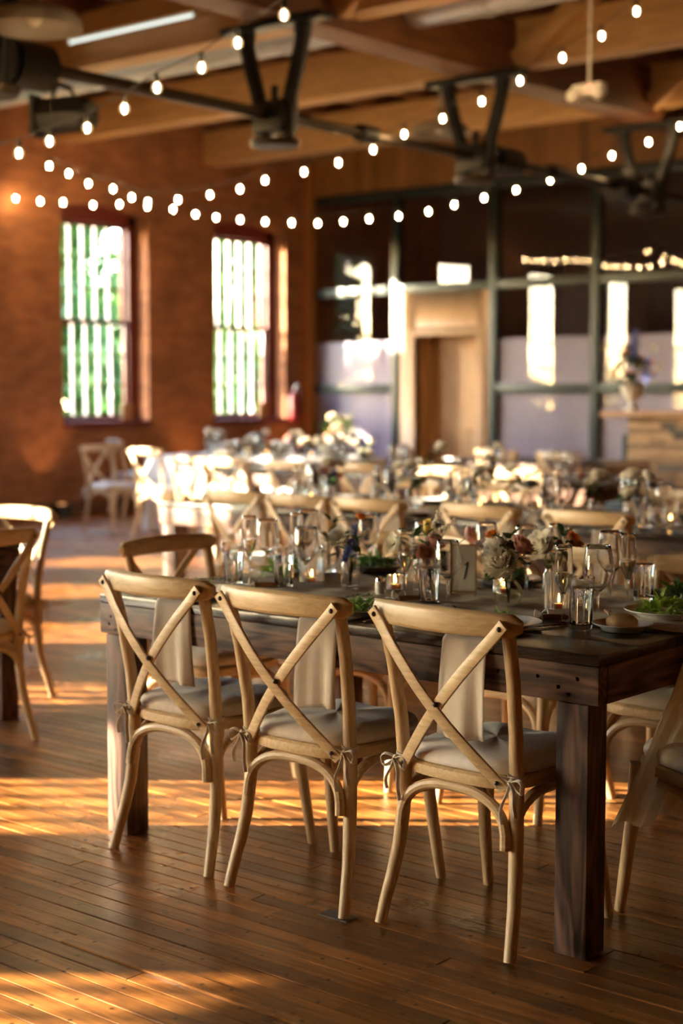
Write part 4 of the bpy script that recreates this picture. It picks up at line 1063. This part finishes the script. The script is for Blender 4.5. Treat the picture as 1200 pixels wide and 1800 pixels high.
# ------------------------------------------------------------------ line shaft, hangers, ceiling fixtures
SX, SZ = -7.8, 3.45
sh = empty('line_shaft', (SX, 0, SZ)); tag(sh, 'long horizontal steel line shaft slung under the reddish girder', 'line shaft')
MB().tube([(0, 3.0, 0), (0, 15.8, 0)], .042, 14).obj('shaft_rod', 'shaft', sh)
for y, r_, w_ in ((6.25, .145, .14), (6.0, .10, .1), (11.55, .13, .16), (13.6, .16, .14)):
    MB().lathe([(.045, -w_), (r_, -w_), (r_ * 1.02, 0), (r_, w_), (.045, w_)], 26, (0, y, 0), axis='y').obj('pulley', 'iron', sh)
for y in (9.6, 12.4): MB().lathe([(.04, -.1), (.07, -.1), (.075, 0), (.07, .1), (.04, .1)], 18, (0, y, 0), axis='y').obj('coupling', 'iron', sh)
def hanger_proto():
    P = []
    P.append(('foot_plate', MB().box(-.50, .50, -.075, .075, .635, .69).mesh('foot_plate', 'iron', bevel=.01)))
    for s in (-1, 1):
        path = [(s * (.30 - .02), 0, .64), (s * .275, 0, .52), (s * .225, 0, .34), (s * .165, 0, .16), (s * .13, 0, 0), (s * .12, 0, -.18)]
        P.append(('arm', MB().sweep(path, rect(.045, .05, .5), up=(1, 0, 0), scale=[(1.3, 1.1), (1, 1), (1, 1), (1, 1), (1.1, 1.1), (1, 1)]).mesh('arm', 'iron')))
    P.append(('bearing_box', MB().box(-.15, .15, -.1, .1, -.13, .1).mesh('bearing_box', 'iron', bevel=.02)))
    P.append(('adjusting_screw', MB().tube([(0, 0, .1), (0, 0, .22)], .03, 10).mesh('adjusting_screw', 'iron')))
    P.append(('drip_pan', MB().lathe([(0, -.23), (.17, -.23), (.19, -.18), (.18, -.18), (.16, -.22), (0, -.22)], 22).mesh('drip_pan', 'shaft')))
    return P
HG = hanger_proto()
for y, w in ((5.95, 'beside the large pulley'), (8.53, 'with the drip pan over the aisle'), (11.1, 'before the wooden door'), (14.15, 'before the glass partition')):
    place('shaft_hanger', HG, (SX, y, SZ), 0, 'black cast-iron forked hanger holding the shaft ' + w, 'hanger', 'shaft hangers')
def lamp_proto():
    sh_ = MB().lathe([(.03, .16), (.06, .15), (.10, .135), (.25, .09), (.275, .05), (.28, 0), (.274, 0), (.268, .045), (.24, .083), (.09, .125), (.03, .14)], 36).mesh('shade', 'enamel', smooth=50)
    st = MB().tube([(0, 0, .13), (0, 0, .85)], .014, 8).mesh('stem', 'galv'); nk = MB().lathe([(0, .15), (.04, .15), (.045, .2), (.03, .24), (0, .24)], 16).mesh('neck', 'enamel')
    bu = MB().ball((0, 0, .06), .045, 12, 8).mesh('bulb', 'white'); return [('shade', sh_), ('stem', st), ('neck', nk), ('bulb', bu)]
LP = lamp_proto()
for x, y, z, w in ((-7.28, 5.88, 3.53, 'beside the large black pulley'), (-8.78, 11.92, 3.84, 'beyond the forked hanger'), (-7.1, 14.9, 3.35, 'close to the glass partition')):
    place('barn_pendant', LP, (x, y, z), 0, 'grey enamel barn pendant lamp ' + w, 'pendant lamp', 'barn pendants')
for xa, xb_, w, cs in ((XW + .3, -7.98, 'on the window side of the girder', (-11.5, -9.0)), (-7.62, -1.4, 'on the far side of the girder from the windows', (-6.9, -5))):
    dc = tag(MB().tube([(xa, 10.0, 4.48), (xb_, 10.0, 4.48)], .165, 24).obj('spiral_duct', 'galv'), 'round galvanised duct between pine beams ' + w, 'duct')
    for x in cs: MB().lathe([(.168, -.02), (.178, -.02), (.178, .02), (.168, .02)], 24, (x, 10.0, 4.48), axis='x').obj('duct_collar', 'galv', dc)
t = empty('tube_light', (-9.78, 8.93, 4.44)); tag(t, 'white fluorescent tube fitting on the pine beam', 'tube light')
MB().box(-.8, .8, -.03, .14, .03, .22).obj('batten', 'joist', t); MB().tube([(-.76, -.02, 0), (.76, -.02, 0)], .013, 10).obj('tube', emit('tube_glow', (.85, 1, .95), .7), t)
for s in (-.78, .78): MB().box(s - .015, s + .015, -.04, .0, -.02, .03).obj('lamp_holder', 'white', t)
s_ = empty('stage_spotlight', (-7.9, 6.62, 3.2), R(200)); tag(s_, 'black stage spotlight slung in a yoke below the shaft', 'spotlight')
MB().tube([(-.16, 0, 0), (.0, 0, .01), (.16, 0, 0)], [.11, .12, .12], 8).obj('housing', 'black', s_)
MB().box(.16, .19, -.13, .13, -.13, .13).obj('gel_frame', 'black', s_); MB().lathe([(0, -.2), (.09, -.2), (.105, -.16), (0, -.16)], 16, axis='x').obj('rear_cap', 'black', s_)
MB().sweep([(0, -.14, 0), (0, -.15, .12), (0, -.08, .19), (0, .08, .19), (0, .15, .12), (0, .14, 0)], rect(.02, .005), up=(1, 0, 0)).obj('yoke', 'black', s_)
e = empty('emergency_light', (-6.37, 10.6, 3.72)); tag(e, 'white twin-head emergency light with red indicator below the girder', 'emergency light')
MB().box(-.13, .13, -.05, .05, 0, .09).obj('case', 'white', e, bevel=.012); MB().tube([(0, 0, .09), (0, 0, 1.18)], .012, 8).obj('rod', 'white', e)
for s in (-1, 1): MB().lathe([(0, -.03), (.045, -.03), (.05, .03), (0, .035)], 16, (s * .11, -.06, .0), axis='y').obj('lamp_head', 'white', e)
MB().ball((.03, -.055, .05), .012, 8, 5).obj('indicator', emit('red_indicator', (1, .05, .03), 6), e)
for k, (x, y) in enumerate(((-8.95, 8.1), (-8.65, 8.15))):
    e = empty('ceiling_spot', (x, y, 4.5)); tag(e, 'small white ceiling spot above the tube fitting', 'spotlight', 'small white spots')
    MB().lathe([(0, 0), (.055, 0), (.05, .1), (.03, .14), (0, .14)], 16).obj('lamp_head', 'white', e); MB().tube([(0, 0, .14), (0, 0, .4)], .012, 6).obj('stalk', 'white', e)

# ------------------------------------------------------------------ string lights
S1 = [(-5.24, 5.8, 3.29), (-5.56, 5.8, 3.2), (-5.82, 5.8, 3.11), (-6.16, 5.8, 3.05), (-6.42, 5.8, 2.97), (-6.73, 5.8, 2.9), (-7.06, 5.8, 2.86), (-7.34, 5.8, 2.82), (-7.66, 5.8, 2.80), (-7.98, 5.8, 2.81)]
S2 = [(-12.06, 9.9, 3.64), (-11.77, 9.9, 3.54), (-11.48, 9.9, 3.42), (-11.13, 9.9, 3.34), (-10.87, 9.9, 3.24), (-10.65, 9.9, 3.18), (-10.25, 9.9, 3.17), (-9.84, 9.9, 3.18), (-9.47, 9.9, 3.2), (-9.17, 9.9, 3.25), (-8.72, 9.9, 3.28), (-8.34, 9.9, 3.32), (-7.97, 9.9, 3.39), (-7.65, 9.9, 3.48), (-7.27, 9.9, 3.56), (-6.9, 9.9, 3.65), (-6.55, 9.9, 3.76), (-6.18, 9.9, 3.88), (-5.85, 9.9, 3.99), (-5.57, 9.9, 4.12)]
S3 = [(-13.76, 10.82, 3.55), (-13.5, 10.95, 3.51), (-13.26, 11.07, 3.49), (-12.94, 11.22, 3.45), (-12.67, 11.36, 3.45), (-12.38, 11.5, 3.42), (-12.12, 11.63, 3.38), (-11.89, 11.74, 3.32), (-11.68, 11.84, 3.28), (-11.44, 11.96, 3.25), (-11.19, 12.08, 3.22), (-10.93, 12.21, 3.2), (-10.68, 12.34, 3.19), (-10.43, 12.46, 3.2), (-10.18, 12.58, 3.22), (-9.9, 12.72, 3.24), (-9.62, 12.86, 3.28), (-9.38, 12.98, 3.34), (-9.1, 13.11, 3.4), (-8.81, 13.26, 3.47), (-8.5, 13.41, 3.56), (-8.22, 13.55, 3.66), (-7.95, 13.68, 3.78), (-7.63, 13.84, 3.9), (-7.36, 13.97, 4.04)]
core = MB().lathe([(0, -.030), (.007, -.026), (.010, -.010), (.009, .008), (0, .014)], 10).mesh('bulb', 'bulb')
globe = MB().ball((0, 0, -.008), .026, 14, 9, (1, 1, 1.15)).mesh('glass_globe', 'globe'); sock = MB().lathe([(0, .018), (.012, .018), (.014, .03), (.014, .06), (.008, .068), (0, .068)], 10).mesh('socket', 'black')
for k, (S, w, extra) in enumerate(((S1, 'swag of globe bulbs hanging closest to the stage spotlight', []), (S2, 'swag of globe bulbs dipping below the galvanised duct', [(-12.6, 9.9, 3.9), (-5.3, 9.9, 4.24)]), (S3, 'swag of globe bulbs crossing in front of the glass partition', [(-13.88, 10.77, 3.62), (-7.2, 14.0, 4.14)]))):
    o = empty('string_lights', (0, 0, 0)); tag(o, w, 'string lights', 'festoon strings')
    pts = [(x, y, z + .075) for x, y, z in S]
    if extra: pts = [extra[0]] + pts + [extra[1]]
    MB().tube(pts, .0035, 6).obj('cable', 'black', o)
    for (x, y, z) in S:
        q = mobj('bulb', core, o); q.location = (x, y, z); mobj('glass_globe', globe, q); mobj('socket', sock, q)
